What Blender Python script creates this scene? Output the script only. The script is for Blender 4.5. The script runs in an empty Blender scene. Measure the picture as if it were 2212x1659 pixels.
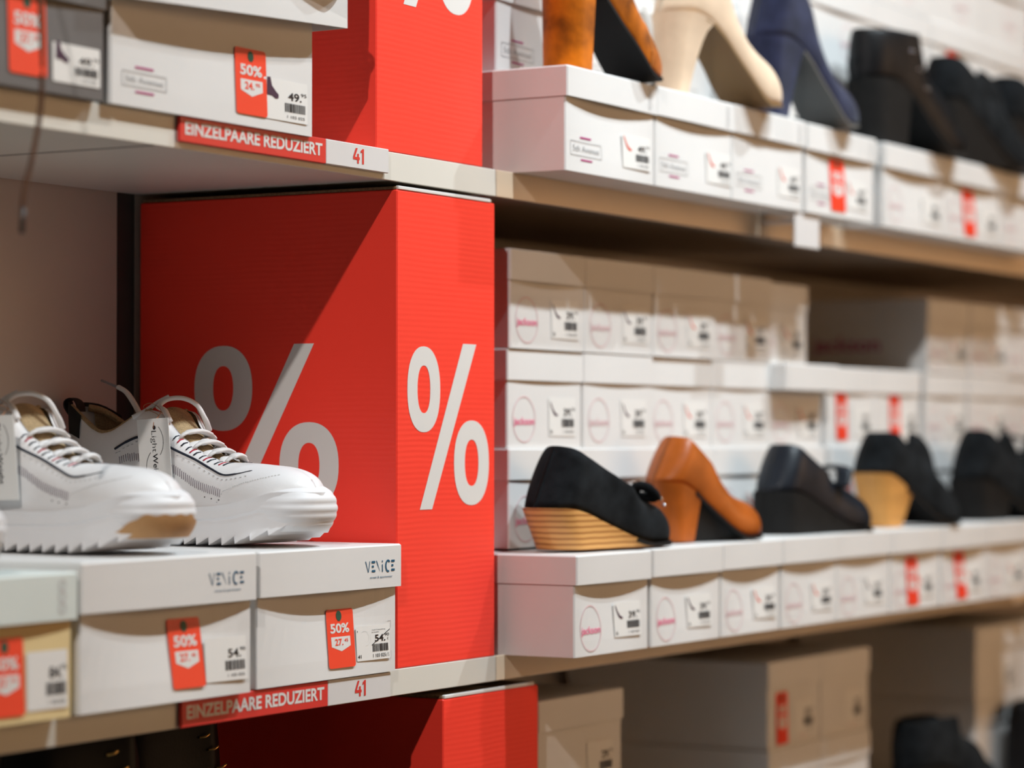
import bpy, math, random
import numpy as np
from mathutils import Vector, Matrix
random.seed(7)
PI = math.pi
sc = bpy.context.scene
COL = sc.collection

# ------------------------------------------------------------------ camera
cam_d = bpy.data.cameras.new('camera')
cam = bpy.data.objects.new('camera', cam_d)
COL.objects.link(cam)
cam_d.sensor_width = 36.0
cam_d.lens = 5900.0 / 2212.0 * 36.0
yaw, pitch = math.radians(30.27), math.atan((950 - 829.5) / 5900.0)
fw = Vector((math.cos(yaw) * math.cos(pitch), math.sin(yaw) * math.cos(pitch), math.sin(pitch)))
cam.location = (0, 0, 1.30)
cam.rotation_euler = fw.to_track_quat('-Z', 'Y').to_euler()
cam_d.dof.use_dof = True
cam_d.dof.focus_distance = 2.47
cam_d.dof.aperture_fstop = 3.2
cam_d.dof.aperture_blades = 0
cam_d.clip_start = 0.05
sc.camera = cam
# ------------------------------------------------------------------ world, lamps, exposure
sc.view_settings.view_transform = 'Standard'
sc.view_settings.look = 'None'
sc.view_settings.exposure = 0.10
sc.view_settings.gamma = 1.0
sc.view_settings.use_curve_mapping = False
w = bpy.data.worlds.new('store_air'); sc.world = w
w.use_nodes = True
w.node_tree.nodes['Background'].inputs[0].default_value = (1.0, 0.80, 0.66, 1)
w.node_tree.nodes['Background'].inputs[1].default_value = 0.022


def spot(name, loc, target, power, angle=70, blend=0.5, radius=0.022, color=(1, 0.97, 0.94)):
    d = bpy.data.lights.new(name, 'SPOT')
    d.energy = power; d.spot_size = math.radians(angle); d.spot_blend = blend
    d.shadow_soft_size = radius; d.color = color
    o = bpy.data.objects.new(name, d); COL.objects.link(o)
    o.location = loc
    o.rotation_euler = (Vector(target) - Vector(loc)).to_track_quat('-Z', 'Y').to_euler()
    return o


# ceiling track spotlights over the aisle
KEY = (0.83, 0.94, 1.0)
spot('track_spot', (-0.60, 0.25, 3.1), (1.95, 1.42, 1.30), 165, 50, 0.8, color=(1.0, 0.93, 0.87))
spot('track_spot', (2.27, 0.25, 3.1), (2.15, 1.35, 1.25), 120, 80, 0.9, color=KEY)
spot('track_spot', (2.87, 0.25, 3.1), (2.90, 1.35, 1.40), 74, 66, 0.9, color=KEY)
spot('track_spot', (3.70, 0.50, 3.1), (3.20, 1.35, 1.40), 112, 105, 0.9, color=KEY)
# added warm spots on the unseen opposite wall, put in for fill light
for wx in (3.6, 4.6, 5.6):
    spot('fill_spot', (wx, -0.75, 3.15), (wx, -1.7, 1.70), 300, 90, 0.9, 0.05, color=(1.0, 0.72, 0.48))


# ------------------------------------------------------------------ materials
def lin(c):
    return tuple(((x / 255.0) / 12.92 if x / 255.0 <= 0.04045 else ((x / 255.0 + 0.055) / 1.055) ** 2.4) for x in c)


MATS = {}


def mat(name, col, rough=0.6, var=0.0, vscale=40, bump=0.0, bscale=200, spec=0.4, metal=0.0, sheen=0.0, coat=0.0, stretch=None):
    if name in MATS:
        return MATS[name]
    m = bpy.data.materials.new(name); m.use_nodes = True
    nt = m.node_tree; b = nt.nodes['Principled BSDF']
    b.inputs['Base Color'].default_value = (*col, 1)
    b.inputs['Roughness'].default_value = rough
    b.inputs['Metallic'].default_value = metal
    b.inputs['Specular IOR Level'].default_value = spec
    if sheen: b.inputs['Sheen Weight'].default_value = sheen
    if coat:
        b.inputs['Coat Weight'].default_value = coat; b.inputs['Coat Roughness'].default_value = 0.15
    tc = nt.nodes.new('ShaderNodeTexCoord')
    src = tc.outputs['Object']
    if stretch:
        mp = nt.nodes.new('ShaderNodeMapping'); mp.inputs['Scale'].default_value = stretch
        nt.links.new(src, mp.inputs[0]); src = mp.outputs[0]
    if var:
        n = nt.nodes.new('ShaderNodeTexNoise'); n.inputs['Scale'].default_value = vscale; n.inputs['Detail'].default_value = 4
        nt.links.new(src, n.inputs['Vector'])
        r = nt.nodes.new('ShaderNodeValToRGB')
        r.color_ramp.elements[0].position = 0.3; r.color_ramp.elements[1].position = 0.7
        r.color_ramp.elements[0].color = (*[c * (1 - var) for c in col], 1)
        r.color_ramp.elements[1].color = (*[min(1, c * (1 + var)) for c in col], 1)
        nt.links.new(n.outputs['Fac'], r.inputs[0]); nt.links.new(r.outputs[0], b.inputs['Base Color'])
    if bump:
        n2 = nt.nodes.new('ShaderNodeTexNoise'); n2.inputs['Scale'].default_value = bscale; n2.inputs['Detail'].default_value = 3
        nt.links.new(src, n2.inputs['Vector'])
        bp = nt.nodes.new('ShaderNodeBump'); bp.inputs['Strength'].default_value = bump; bp.inputs['Distance'].default_value = 0.001
        nt.links.new(n2.outputs['Fac'], bp.inputs['Height']); nt.links.new(bp.outputs[0], b.inputs['Normal'])
    MATS[name] = m
    return m


M_white = mat('white_card', (0.70, 0.695, 0.685), 0.45, 0.015, 15, 0.05, 120)
M_whitein = mat('raw_card_edge', (0.55, 0.46, 0.36), 0.8, 0.1, 200)
M_mint = mat('mint_card', (0.66, 0.72, 0.69), 0.5, 0.02, 15)
M_yellow = mat('yellow_card', (0.74, 0.58, 0.30), 0.55, 0.03, 15)
M_grey = mat('grey_card', (0.13, 0.125, 0.125), 0.5, 0.04, 15)
M_black = mat('black_card', (0.02, 0.018, 0.018), 0.6, 0.1, 15)
M_shelf = mat('shelf_laminate', (0.68, 0.66, 0.60), 0.4, 0.02, 8, 0.03, 300)
M_panel = mat('back_panel_laminate', (0.56, 0.49, 0.42), 0.55, 0.03, 6, 0.03, 300)
M_gap = mat('gap_shade_and_groove', (0.05, 0.045, 0.042), 0.5, 0.1, 30)
M_brownedge = mat('corrugated_edge', (0.20, 0.12, 0.06), 0.85, 0.35, 400, 0.5, 500)
M_print_w = mat('white_print', (0.70, 0.69, 0.67), 0.45)
M_sticker = mat('sticker_paper', (0.76, 0.755, 0.735), 0.4)
M_tagred = mat('tag_red', (0.86, 0.055, 0.022), 0.4)
M_ink = mat('black_ink', (0.012, 0.012, 0.016), 0.5)
M_greyink = mat('grey_ink', (0.42, 0.42, 0.42), 0.5)
M_green = mat('tag_hole_green', (0.012, 0.07, 0.045), 0.5)
M_teal = mat('teal_ink', (0.0, 0.085, 0.17), 0.5)
M_pink = mat('pink_ink', (0.85, 0.16, 0.30), 0.5)
M_palepink = mat('pale_pink_ink', (0.72, 0.48, 0.50), 0.5)
M_mag = mat('magenta_ink', (0.42, 0.03, 0.20), 0.5)
M_plum = mat('plum_ink', (0.05, 0.018, 0.05), 0.5)
M_redink = mat('shoe_picture_red', (0.7, 0.07, 0.03), 0.5)
M_signred = mat('sign_red', (0.66, 0.035, 0.03), 0.35, 0.02, 20)
M_signwhite = mat('sign_white', (0.66, 0.645, 0.64), 0.4, 0.02, 20)
M_floor = mat('floor_tile', (0.22, 0.185, 0.15), 0.4, 0.06, 3)
M_leatherw = mat('white_leather', (0.75, 0.745, 0.75), 0.42, 0.01, 60, 0.12, 500, spec=0.35)
M_rubberw = mat('white_rubber', (0.75, 0.75, 0.765), 0.5, 0.01, 40)
M_tan = mat('tan_reflection', (0.50, 0.28, 0.12), 0.6, 0.08, 60)
M_lining = mat('beige_mesh_lining', (0.40, 0.29, 0.16), 0.85, 0.25, 700, 0.8, 900)
M_lace = mat('white_lace', (0.74, 0.73, 0.73), 0.75, 0.02, 300, 0.3, 1500)
M_navy_th = mat('navy_thread', (0.012, 0.016, 0.03), 0.7)
M_red_th = mat('red_thread', (0.50, 0.02, 0.05), 0.7)
M_stitch = mat('grey_stitch', (0.50, 0.49, 0.49), 0.7)
M_black_sued = mat('black_suede', (0.008, 0.0095, 0.011), 0.95, 0.6, 45, 0.5, 700, spec=0.08, sheen=0.03)
M_black_lea = mat('black_leather', (0.008, 0.008, 0.009), 0.42, 0.2, 40, 0.1, 500, spec=0.14)
M_dark_lea = mat('blue_black_leather', (0.011, 0.014, 0.020), 0.36, 0.2, 40, 0.1, 500, spec=0.2)
M_rubk = mat('black_rubber', (0.008, 0.008, 0.008), 0.7, 0.2, 60, spec=0.15)
M_brown_lea = mat('cognac_leather', (0.36, 0.085, 0.010), 0.36, 0.25, 25, 0.15, 400, spec=0.28)
M_orange_su = mat('rust_suede', (0.44, 0.115, 0.004), 0.95, 0.6, 30, 0.5, 700, spec=0.1, sheen=0.1)
M_beige_su = mat('beige_suede', (0.64, 0.49, 0.35), 0.95, 0.08, 40, 0.3, 700, spec=0.1, sheen=0.2)
M_navy_su = mat('navy_suede', (0.020, 0.023, 0.052), 0.95, 0.4, 35, 0.4, 700, spec=0.1, sheen=0.15)
M_sole_bk = mat('black_sole', (0.007, 0.008, 0.009), 0.6, spec=0.2)
M_sole_grey = mat('grey_sole', (0.10, 0.105, 0.105), 0.5)
M_sole_tan = mat('tan_sole', (0.20, 0.12, 0.05), 0.6)
M_heel_tan = mat('tan_wood_heel', (0.55, 0.27, 0.07), 0.55, 0.12, 20, stretch=(1, 1, 6))
M_gold = mat('gold_metal', (0.75, 0.48, 0.16), 0.3, metal=1.0)
M_silver = mat('silver_metal', (0.8, 0.8, 0.82), 0.12, metal=1.0)
M_glitter = mat('silver_glitter', (0.62, 0.62, 0.68), 0.35, 0.5, 900, 1.0, 1200, metal=0.6)
M_brownlace = mat('brown_cord', (0.10, 0.042, 0.018), 0.85, 0.35, 300, 0.6, 900)
M_brownboot = mat('brown_leather', (0.08, 0.035, 0.016), 0.5, 0.2, 40)
M_string = mat('tag_string', (0.45, 0.22, 0.12), 0.8)
M_insole = mat('insole_beige', (0.45, 0.34, 0.24), 0.8)


def red_card():
    m = mat('red_corrugated_card', (0.97, 0.050, 0.030), 0.42, 0.0, spec=0.35)
    nt = m.node_tree; b = nt.nodes['Principled BSDF']
    tc = nt.nodes.new('ShaderNodeTexCoord')
    wv = nt.nodes.new('ShaderNodeTexWave'); wv.bands_direction = 'Z'; wv.inputs['Scale'].default_value = 62
    wv.inputs['Distortion'].default_value = 2.2; wv.inputs['Detail'].default_value = 2; wv.inputs['Detail Scale'].default_value = 0.25
    n = nt.nodes.new('ShaderNodeTexNoise'); n.inputs['Scale'].default_value = 9
    mx = nt.nodes.new('ShaderNodeMath'); mx.operation = 'MULTIPLY'
    bp = nt.nodes.new('ShaderNodeBump'); bp.inputs['Strength'].default_value = 0.13; bp.inputs['Distance'].default_value = 0.0010
    nt.links.new(tc.outputs['Object'], wv.inputs['Vector']); nt.links.new(tc.outputs['Object'], n.inputs['Vector'])
    nt.links.new(wv.outputs['Fac'], mx.inputs[0]); nt.links.new(n.outputs['Fac'], mx.inputs[1])
    nt.links.new(mx.outputs[0], bp.inputs['Height']); nt.links.new(bp.outputs[0], b.inputs['Normal'])
    return m


M_red = red_card()


def wood_mat():
    m = mat('striped_wood', (0.55, 0.30, 0.10), 0.5)
    nt = m.node_tree; b = nt.nodes['Principled BSDF']
    tc = nt.nodes.new('ShaderNodeTexCoord')
    wv = nt.nodes.new('ShaderNodeTexWave'); wv.bands_direction = 'Z'; wv.inputs['Scale'].default_value = 55
    wv.inputs['Distortion'].default_value = 1.0; wv.inputs['Detail Scale'].default_value = 0.6
    r = nt.nodes.new('ShaderNodeValToRGB')
    r.color_ramp.elements[0].color = (0.33, 0.13, 0.03, 1); r.color_ramp.elements[0].position = 0.05
    r.color_ramp.elements[1].color = (0.66, 0.35, 0.11, 1); r.color_ramp.elements[1].position = 0.45
    nt.links.new(tc.outputs['Object'], wv.inputs['Vector']); nt.links.new(wv.outputs['Fac'], r.inputs[0])
    nt.links.new(r.outputs[0], b.inputs['Base Color'])
    return m


M_wood = wood_mat()


# ------------------------------------------------------------------ object helpers
def mesh(name, verts, faces, m, parent=None, smooth=False, mats=None, mi=None):
    me = bpy.data.meshes.new(name)
    me.from_pydata([tuple(map(float, v)) for v in verts], [], faces)
    if mats:
        for x in mats: me.materials.append(x)
        if mi: me.polygons.foreach_set('material_index', mi)
    else:
        me.materials.append(m)
    me.validate(); me.update()
    if smooth:
        me.polygons.foreach_set('use_smooth', [True] * len(me.polygons))
    o = bpy.data.objects.new(name, me); COL.objects.link(o)
    if parent: o.parent = parent
    return o


def tag(o, label, cat, group=None, kind=None):
    if label: o['label'] = label
    if cat: o['category'] = cat
    if group: o['group'] = group
    if kind: o['kind'] = kind
    return o


def thing(name, label, cat, loc=(0, 0, 0), rz=0, group=None):
    o = bpy.data.objects.new(name, None); COL.objects.link(o)
    o.empty_display_size = 0.02
    o.location = loc; o.rotation_euler = (0, 0, rz)
    return tag(o, label, cat, group)


class MB:
    """collects shapes for ONE mesh"""
    def __init__(s): s.v = []; s.f = []; s.mi = []; s.k = 0

    def add(s, v, f):
        n = len(s.v); s.v += [tuple(x) for x in v]; s.f += [tuple(i + n for i in q) for q in f]; s.mi += [s.k] * len(f); return s

    def box(s, x0, y0, z0, x1, y1, z1):
        v = [(x, y, z) for z in (z0, z1) for y in (y0, y1) for x in (x0, x1)]
        return s.add(v, [(0, 2, 3, 1), (4, 5, 7, 6), (0, 1, 5, 4), (2, 6, 7, 3), (0, 4, 6, 2), (1, 3, 7, 5)])

    def bbox(s, x0, y0, z0, x1, y1, z1, r=0.001):
        """box with bevelled edges"""
        v = []; idx = {}
        for sx in (0, 1):
            for sy in (0, 1):
                for sz in (0, 1):
                    X = (x0, x1)[sx]; Y = (y0, y1)[sy]; Z = (z0, z1)[sz]
                    dx = r if sx == 0 else -r; dy = r if sy == 0 else -r; dz = r if sz == 0 else -r
                    for a, p in (('x', (X, Y + dy, Z + dz)), ('y', (X + dx, Y, Z + dz)), ('z', (X + dx, Y + dy, Z))):
                        idx[(sx, sy, sz, a)] = len(v); v.append(p)
        f = []
        q = [(0, 0), (1, 0), (1, 1), (0, 1)]
        for e in (0, 1):
            def o(l): return l if e == 1 else l[::-1]
            f.append(o([idx[(e, a, b, 'x')] for a, b in q]))
            f.append(o([idx[(b, e, a, 'y')] for a, b in q]))
            f.append(o([idx[(a, b, e, 'z')] for a, b in q]))
        for a in (0, 1):
            for b in (0, 1):
                f.append([idx[(a, b, 0, 'x')], idx[(a, b, 1, 'x')], idx[(a, b, 1, 'y')], idx[(a, b, 0, 'y')]])
                f.append([idx[(a, 0, b, 'x')], idx[(a, 1, b, 'x')], idx[(a, 1, b, 'z')], idx[(a, 0, b, 'z')]])
                f.append([idx[(0, a, b, 'y')], idx[(1, a, b, 'y')], idx[(1, a, b, 'z')], idx[(0, a, b, 'z')]])
        for a in (0, 1):
            for b in (0, 1):
                for c in (0, 1):
                    f.append([idx[(a, b, c, t)] for t in 'xyz'])
        return s.add(v, f)

    def tube(s, pts, r, n=8, cap=True, flat=1.0, up=(0, 0, 1)):
        pts = [Vector(p) for p in pts]; rings = []; v = []
        for i, p in enumerate(pts):
            t = (pts[min(i + 1, len(pts) - 1)] - pts[max(i - 1, 0)]).normalized()
            u = Vector(up); a = t.cross(u)
            if a.length < 1e-4: a = t.cross(Vector((1, 0, 0)))
            a.normalize(); b = a.cross(t).normalized()
            rr = r[i] if isinstance(r, (list, tuple)) else r
            rings.append(len(v))
            for k in range(n):
                th = 2 * PI * k / n
                v.append(p + a * math.cos(th) * rr + b * math.sin(th) * rr * flat)
        f = []
        for i in range(len(pts) - 1):
            for k in range(n):
                f.append((rings[i] + k, rings[i] + (k + 1) % n, rings[i + 1] + (k + 1) % n, rings[i + 1] + k))
        if cap:
            f.append(tuple(rings[0] + k for k in range(n))[::-1]); f.append(tuple(rings[-1] + k for k in range(n)))
        return s.add(v, f)

    def sphere(s, c, r, nu=10, nv=6):
        v = []; f = []
        for j in range(nv + 1):
            for i in range(nu):
                a = 2 * PI * i / nu; b = PI * j / nv
                v.append((c[0] + r * math.sin(b) * math.cos(a), c[1] + r * math.sin(b) * math.sin(a), c[2] + r * math.cos(b)))
        for j in range(nv):
            for i in range(nu):
                f.append((j * nu + i, (j + 1) * nu + i, (j + 1) * nu + (i + 1) % nu, j * nu + (i + 1) % nu))
        return s.add(v, f)

    def build(s, name, m, parent=None, smooth=False, mats=None):
        return mesh(name, s.v, s.f, m, parent, smooth, mats, s.mi if mats else None)


def spline(pts, n=8):
    """Catmull-Rom through 3-D points"""
    P = [Vector(p) for p in pts]; out = []
    for i in range(len(P) - 1):
        a, b, c, d = P[max(i - 1, 0)], P[i], P[i + 1], P[min(i + 2, len(P) - 1)]
        for k in range(n):
            t = k / n
            out.append(0.5 * ((2 * b) + (c - a) * t + (2 * a - 5 * b + 4 * c - d) * t * t + (3 * b - a - 3 * c + d) * t ** 3))
    out.append(P[-1]); return out


def curve1(xs, ys):
    """smooth 1-D interpolation (cubic Hermite, limited slopes)"""
    xs = np.array(xs, float); ys = np.array(ys, float)
    d = np.diff(ys) / np.diff(xs); m = np.zeros_like(ys)
    m[0] = d[0]; m[-1] = d[-1]
    for i in range(1, len(xs) - 1):
        m[i] = 0 if d[i - 1] * d[i] <= 0 else 2 * d[i - 1] * d[i] / (d[i - 1] + d[i])

    def f(x):
        x = min(max(x, xs[0]), xs[-1]); i = min(int(np.searchsorted(xs, x, 'right')) - 1, len(xs) - 2)
        h = xs[i + 1] - xs[i]; t = (x - xs[i]) / h
        return ((2 * t ** 3 - 3 * t * t + 1) * ys[i] + (t ** 3 - 2 * t * t + t) * h * m[i] + (-2 * t ** 3 + 3 * t * t) * ys[i + 1] + (t ** 3 - t * t) * h * m[i + 1])
    return f


# ------------------------------------------------------------------ flat print: text, rings, polygons in (x, z), laid on a front face
TXT = {}


def text2d(s, size, sx=1.0, bold=0.0, shear=0.0, spacing=1.0):
    key = (s, round(bold, 4), round(shear, 3), spacing)
    if key not in TXT:
        cu = bpy.data.curves.new('t', 'FONT'); cu.body = s; cu.size = 1.0
        cu.offset = bold; cu.shear = shear; cu.space_character = spacing; cu.resolution_u = 4; cu.fill_mode = 'FRONT'
        o = bpy.data.objects.new('t', cu); COL.objects.link(o)
        dg = bpy.context.evaluated_depsgraph_get(); me = bpy.data.meshes.new_from_object(o.evaluated_get(dg))
        v = np.array([[p.co.x, p.co.y] for p in me.vertices]); f = [tuple(p.vertices) for p in me.polygons]
        bpy.data.objects.remove(o); bpy.data.curves.remove(cu); bpy.data.meshes.remove(me)
        v[:, 0] -= (v[:, 0].min() + v[:, 0].max()) / 2; v[:, 1] -= (v[:, 1].min() + v[:, 1].max()) / 2
        TXT[key] = (v, f)
    v, f = TXT[key]
    h = v[:, 1].max() - v[:, 1].min()
    return v * size / h * np.array([sx, 1.0]), f       # size = height of the ink


class P2:
    """flat print in (x, z)"""
    def __init__(s): s.v = []; s.f = []

    def add(s, v, f, off=(0, 0), rot=0.0):
        n = len(s.v); c, sn = math.cos(rot), math.sin(rot)
        s.v += [(x * c - y * sn + off[0], x * sn + y * c + off[1]) for x, y in v]; s.f += [tuple(i + n for i in q) for q in f]; return s

    def text(s, t, cx, cz, h, width=None, bold=0.0, rot=0.0, shear=0.0, spacing=1.0):
        v, f = text2d(t, h, 1.0, bold, shear, spacing)
        if width: v = v * np.array([width / (v[:, 0].max() - v[:, 0].min()), 1])
        return s.add(v, f, (cx, cz), rot)

    def poly(s, pts): return s.add(pts, [tuple(range(len(pts)))])

    def rect(s, x0, z0, x1, z1, n=1):
        for i in range(n):
            a = x0 + (x1 - x0) * i / n; b = x0 + (x1 - x0) * (i + 1) / n
            s.poly([(a, z0), (b, z0), (b, z1), (a, z1)])
        return s

    def rrect(s, x0, z0, x1, z1, r, n=5):
        pts = []
        for cx, cz, a in ((x1 - r, z0 + r, -PI / 2), (x1 - r, z1 - r, 0), (x0 + r, z1 - r, PI / 2), (x0 + r, z0 + r, PI)):
            for k in range(n + 1):
                t = a + PI / 2 * k / n; pts.append((cx + r * math.cos(t), cz + r * math.sin(t)))
        return s.poly(pts)

    def ring(s, cx, cz, rx, rz, ix, iz, n=40, a0=0, a1=2 * PI, p=2.0):
        v = []; f = []; closed = abs(a1 - a0 - 2 * PI) < 1e-6
        m = n if closed else n + 1

        def se(t, a, b):
            c, sn = math.cos(t), math.sin(t); e = 2.0 / p
            return (cx + a * math.copysign(abs(c) ** e, c), cz + b * math.copysign(abs(sn) ** e, sn))
        for k in range(m):
            t = a0 + (a1 - a0) * k / n; v += [se(t, rx, rz), se(t, ix, iz)]
        for k in range(n):
            i, j = 2 * k, 2 * ((k + 1) % m); f.append((i, j, j + 1, i + 1))
        return s.add(v, f)

    def disc(s, cx, cz, rx, rz, n=24):
        return s.poly([(cx + rx * math.cos(2 * PI * k / n), cz + rz * math.sin(2 * PI * k / n)) for k in range(n)])

    def build(s, name, m, parent, yfun, lift):
        """lay on the surface y = yfun(x, z), lifted towards -y"""
        o = mesh(name, [(x, yfun(x, z) - lift, z) for x, z in s.v], s.f, m, parent)
        return o


# ------------------------------------------------------------------ the setting
def struct(name, mb, m):
    o = mb.build(name, m); o['kind'] = 'structure'; return o


struct('floor', MB().box(-1.0, -1.78, -0.05, 7.0, 2.4, 0.0), M_floor)
struct('bounce_wall', MB().box(-1.0, -1.78, 0.0, 7.0, -1.70, 3.3), mat('aisle_wall_paint', (0.80, 0.66, 0.50), 0.8, 0.02, 3))  # unseen opposite wall, added to bounce warm fill onto the shelves
YF, YB = 1.353, 1.66


M_boardshade = mat('shade_brown_board', (0.24, 0.19, 0.15), 0.6, 0.05, 8)  # darker brown stands in for the deep shade under the right bay boards
M_shelfb = mat('beige_shelf_edge', (0.80, 0.66, 0.50), 0.45, 0.02, 8)


def shelf_board(label, x0, x1, ztop, zbot, edge=None):
    t = thing('shelf_board', label, 'shelf', ((x0 + x1) / 2, 1.5, zbot), 0, 'shelf boards of the wall unit')
    ox, oy, oz = t.location
    MB().bbox(x0 - ox, YF + 0.0025 - oy, zbot + 0.002 - oz, x1 - ox, YB - 0.002 - oy, ztop - oz, 0.001).build('board', M_boardshade if edge else M_shelf, t)
    MB().bbox(x0 - ox, YF - oy, zbot - oz, x1 - ox, YF + 0.0025 - oy, ztop - oz + 0.0003, 0.0006).build('front_edge', edge or M_shelf, t)
    b = MB()
    gx = x0 + 0.862 - ox
    b.box(gx, YF + 0.004 - oy, zbot + 0.0015 - oz, gx + 0.0018, YB - 0.004 - oy, zbot + 0.0025 - oz)
    b.build('underside_groove', M_gap, t)
    return t


XL, XM, XR = 0.9, 2.288, 5.2
ZU, ZUB, ZL, ZLB, ZD, ZDB = 1.563, 1.537, 1.090, 1.066, 0.62, 0.596
shelf_board('left bay upper shelf board, above the tall red carton, with white front edge', XL, XM - 0.0008, ZU, ZUB)
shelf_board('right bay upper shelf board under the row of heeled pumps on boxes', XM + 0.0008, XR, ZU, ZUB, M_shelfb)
shelf_board('left bay lower shelf board carrying white sneaker boxes and the tall red carton', XL, XM - 0.0008, ZL, ZLB)
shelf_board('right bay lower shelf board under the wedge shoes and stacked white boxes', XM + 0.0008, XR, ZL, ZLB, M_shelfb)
shelf_board('bottom left shelf board below the frame, holding dark boots and a red carton', XL, XM - 0.0008, ZD, ZDB)
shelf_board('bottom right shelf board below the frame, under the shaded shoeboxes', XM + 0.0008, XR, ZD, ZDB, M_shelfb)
shelf_board('topmost left shelf board above the frame over the uppermost red carton', XL, XM - 0.0008, 2.07, 2.045)
shelf_board('topmost right shelf board above the frame over the pump boxes', XM + 0.0008, XR, 2.07, 2.045)
struct('wall_back', MB().box(XL, YB + 0.03, 0.0, XR, YB + 0.08, 2.5), M_panel)
for nm, x0, x1, lb in (('back_panel', XL, 2.086, 'plain beige back panel of the left bay behind the sneakers'),
                       ('back_panel', 2.114, XR, 'beige back panel of the right bay behind the stacked boxes')):
    t = MB().box(x0, YB, 0.02, x1, YB + 0.012, 2.4).build(nm, M_panel); tag(t, lb, 'panel', 'back panels of the wall unit')
t = MB().box(2.0875, YB - 0.0005, 0.0, 2.1125, YB + 0.028, 2.45).build('gap_shade_strip', M_gap)  # dark strip standing in for the shaded gap between the back panels
tag(t, 'dark upright shade post in the gap beside the tall red carton', 'strip')
MB().box(XL, YF + 0.04, 0.0, XR, YB, 0.1).build('plinth', M_panel)
tag(bpy.data.objects['plinth'], 'beige plinth under the wall unit at floor level', 'plinth')


# ------------------------------------------------------------------ red percent cartons
def carton(label, x0, z0, wd, dp, ht, y0=YF, sides=True, zpc=0.188, side_sign=True):
    t = thing('red_carton', label, 'carton', (x0 + wd / 2, y0 + dp / 2, z0), 0, 'red percent cartons')
    hx, hy = wd / 2, dp / 2
    MB().bbox(-hx, -hy, 0, hx, hy, ht, 0.0012).build('body', M_red, t)
    # folded flaps: brown corrugated edge at the side, white liner at the front
    f = MB(); f.bbox(-hx + 0.0005, -hy + 0.002, ht + 0.0004, hx - 0.002, hy - 0.002, ht + 0.0030, 0.0004)
    f.build('top_flap', M_brownedge, t)
    g = MB(); g.bbox(-hx + 0.002, -hy - 0.0004, ht + 0.0002, hx - 0.008, -hy + 0.003, ht + 0.0036, 0.0006)
    g.build('flap_liner', M_print_w, t)
    # printed percent sign on the front
    p = P2()
    p.ring(-0.042, zpc + 0.069, 0.0287, 0.0400, 0.0112, 0.0222, 48, p=2.25)
    p.ring(0.044, zpc, 0.0322, 0.0405, 0.0126, 0.0222, 48, p=2.25)
    p.poly([(-0.049, zpc - 0.043), (-0.0275, zpc - 0.043), (0.0525, zpc + 0.1135), (0.028, zpc + 0.1135)])
    p.build('percent_sign', M_print_w, t, lambda x, z: -hy, 0.0003)
    if side_sign:
        # larger percent sign on the left side face (plane x = -hx), reading from back to front
        p = P2()
        p.ring(-0.048, 0.259, 0.0340, 0.0405, 0.0118, 0.0212, 48, p=2.25)
        p.ring(0.051, 0.186, 0.0335, 0.0405, 0.0120, 0.0212, 48, p=2.25)
        p.poly([(-0.0515, 0.142), (-0.029, 0.142), (0.0565, 0.300), (0.034, 0.300)])
        mesh('percent_sign', [(-hx - 0.0003, -x, z) for x, z in p.v], p.f, M_print_w, t)
    return t


carton('tall red percent carton between the white sneakers and the pink sided boxes', 2.109, ZL, 0.176, 0.297, 0.440)
carton('upper red percent carton cut by the top edge, above the tall carton', 2.074, ZU, 0.188, 0.29, 0.44, YF, zpc=0.182)
carton('lower red carton under the lower shelf, cut by the bottom edge', 2.190, ZD, 0.180, 0.29, 0.436, YF, zpc=0.188)


# ------------------------------------------------------------------ shelf-edge signs
def rail_sign(label, x0, z0, z1, xs=0.2105, wd=0.312):
    t = thing('shelf_sign', label, 'sign', (x0, YF - 0.001, z0), 0, 'red and white shelf edge signs')
    h = z1 - z0
    MB().bbox(0, -0.0035, 0, xs, 0, h, 0.0006).build('red_panel', M_signred, t)
    MB().bbox(xs + 0.0002, -0.0035, 0, wd, 0, h, 0.0006).build('white_panel', M_signwhite, t)
    P2().text('EINZELPAARE REDUZIERT', xs / 2, h * 0.53, h * 0.50, xs * 0.94, 0.026).build('lettering', M_print_w, t, lambda x, z: -0.0035, 0.0003)
    q = P2(); a, hh = xs + 0.0425, h * 0.62; z = h * 0.21
    q.add([(0.0066, 0.0), (0.0066, 0.24), (0.0, 0.24), (0.0, 0.42), (0.0042, 1.0), (0.0072, 1.0), (0.0030, 0.42), (0.0066, 0.42), (0.0066, 0.64), (0.0092, 0.64), (0.0092, 0.42), (0.0106, 0.42), (0.0106, 0.24), (0.0092, 0.24), (0.0092, 0.0)], [tuple(range(15))])
    q.add([(0.0146, 0.0), (0.0146, 0.78), (0.0122, 0.70), (0.0122, 0.86), (0.0152, 1.0), (0.0174, 1.0), (0.0174, 0.0)], [tuple(range(7))])
    q.v = [(a + x, z + y * hh) for x, y in q.v]
    q.build('number', M_signred, t, lambda x, z: -0.0035, 0.0003)
    return t


rail_sign('red and white sign with 41 on the upper shelf edge', 1.776, 1.5425, 1.5645)
rail_sign('red and white sign with 41 on the lower shelf edge', 1.780, 1.0665, 1.0890)


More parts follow.
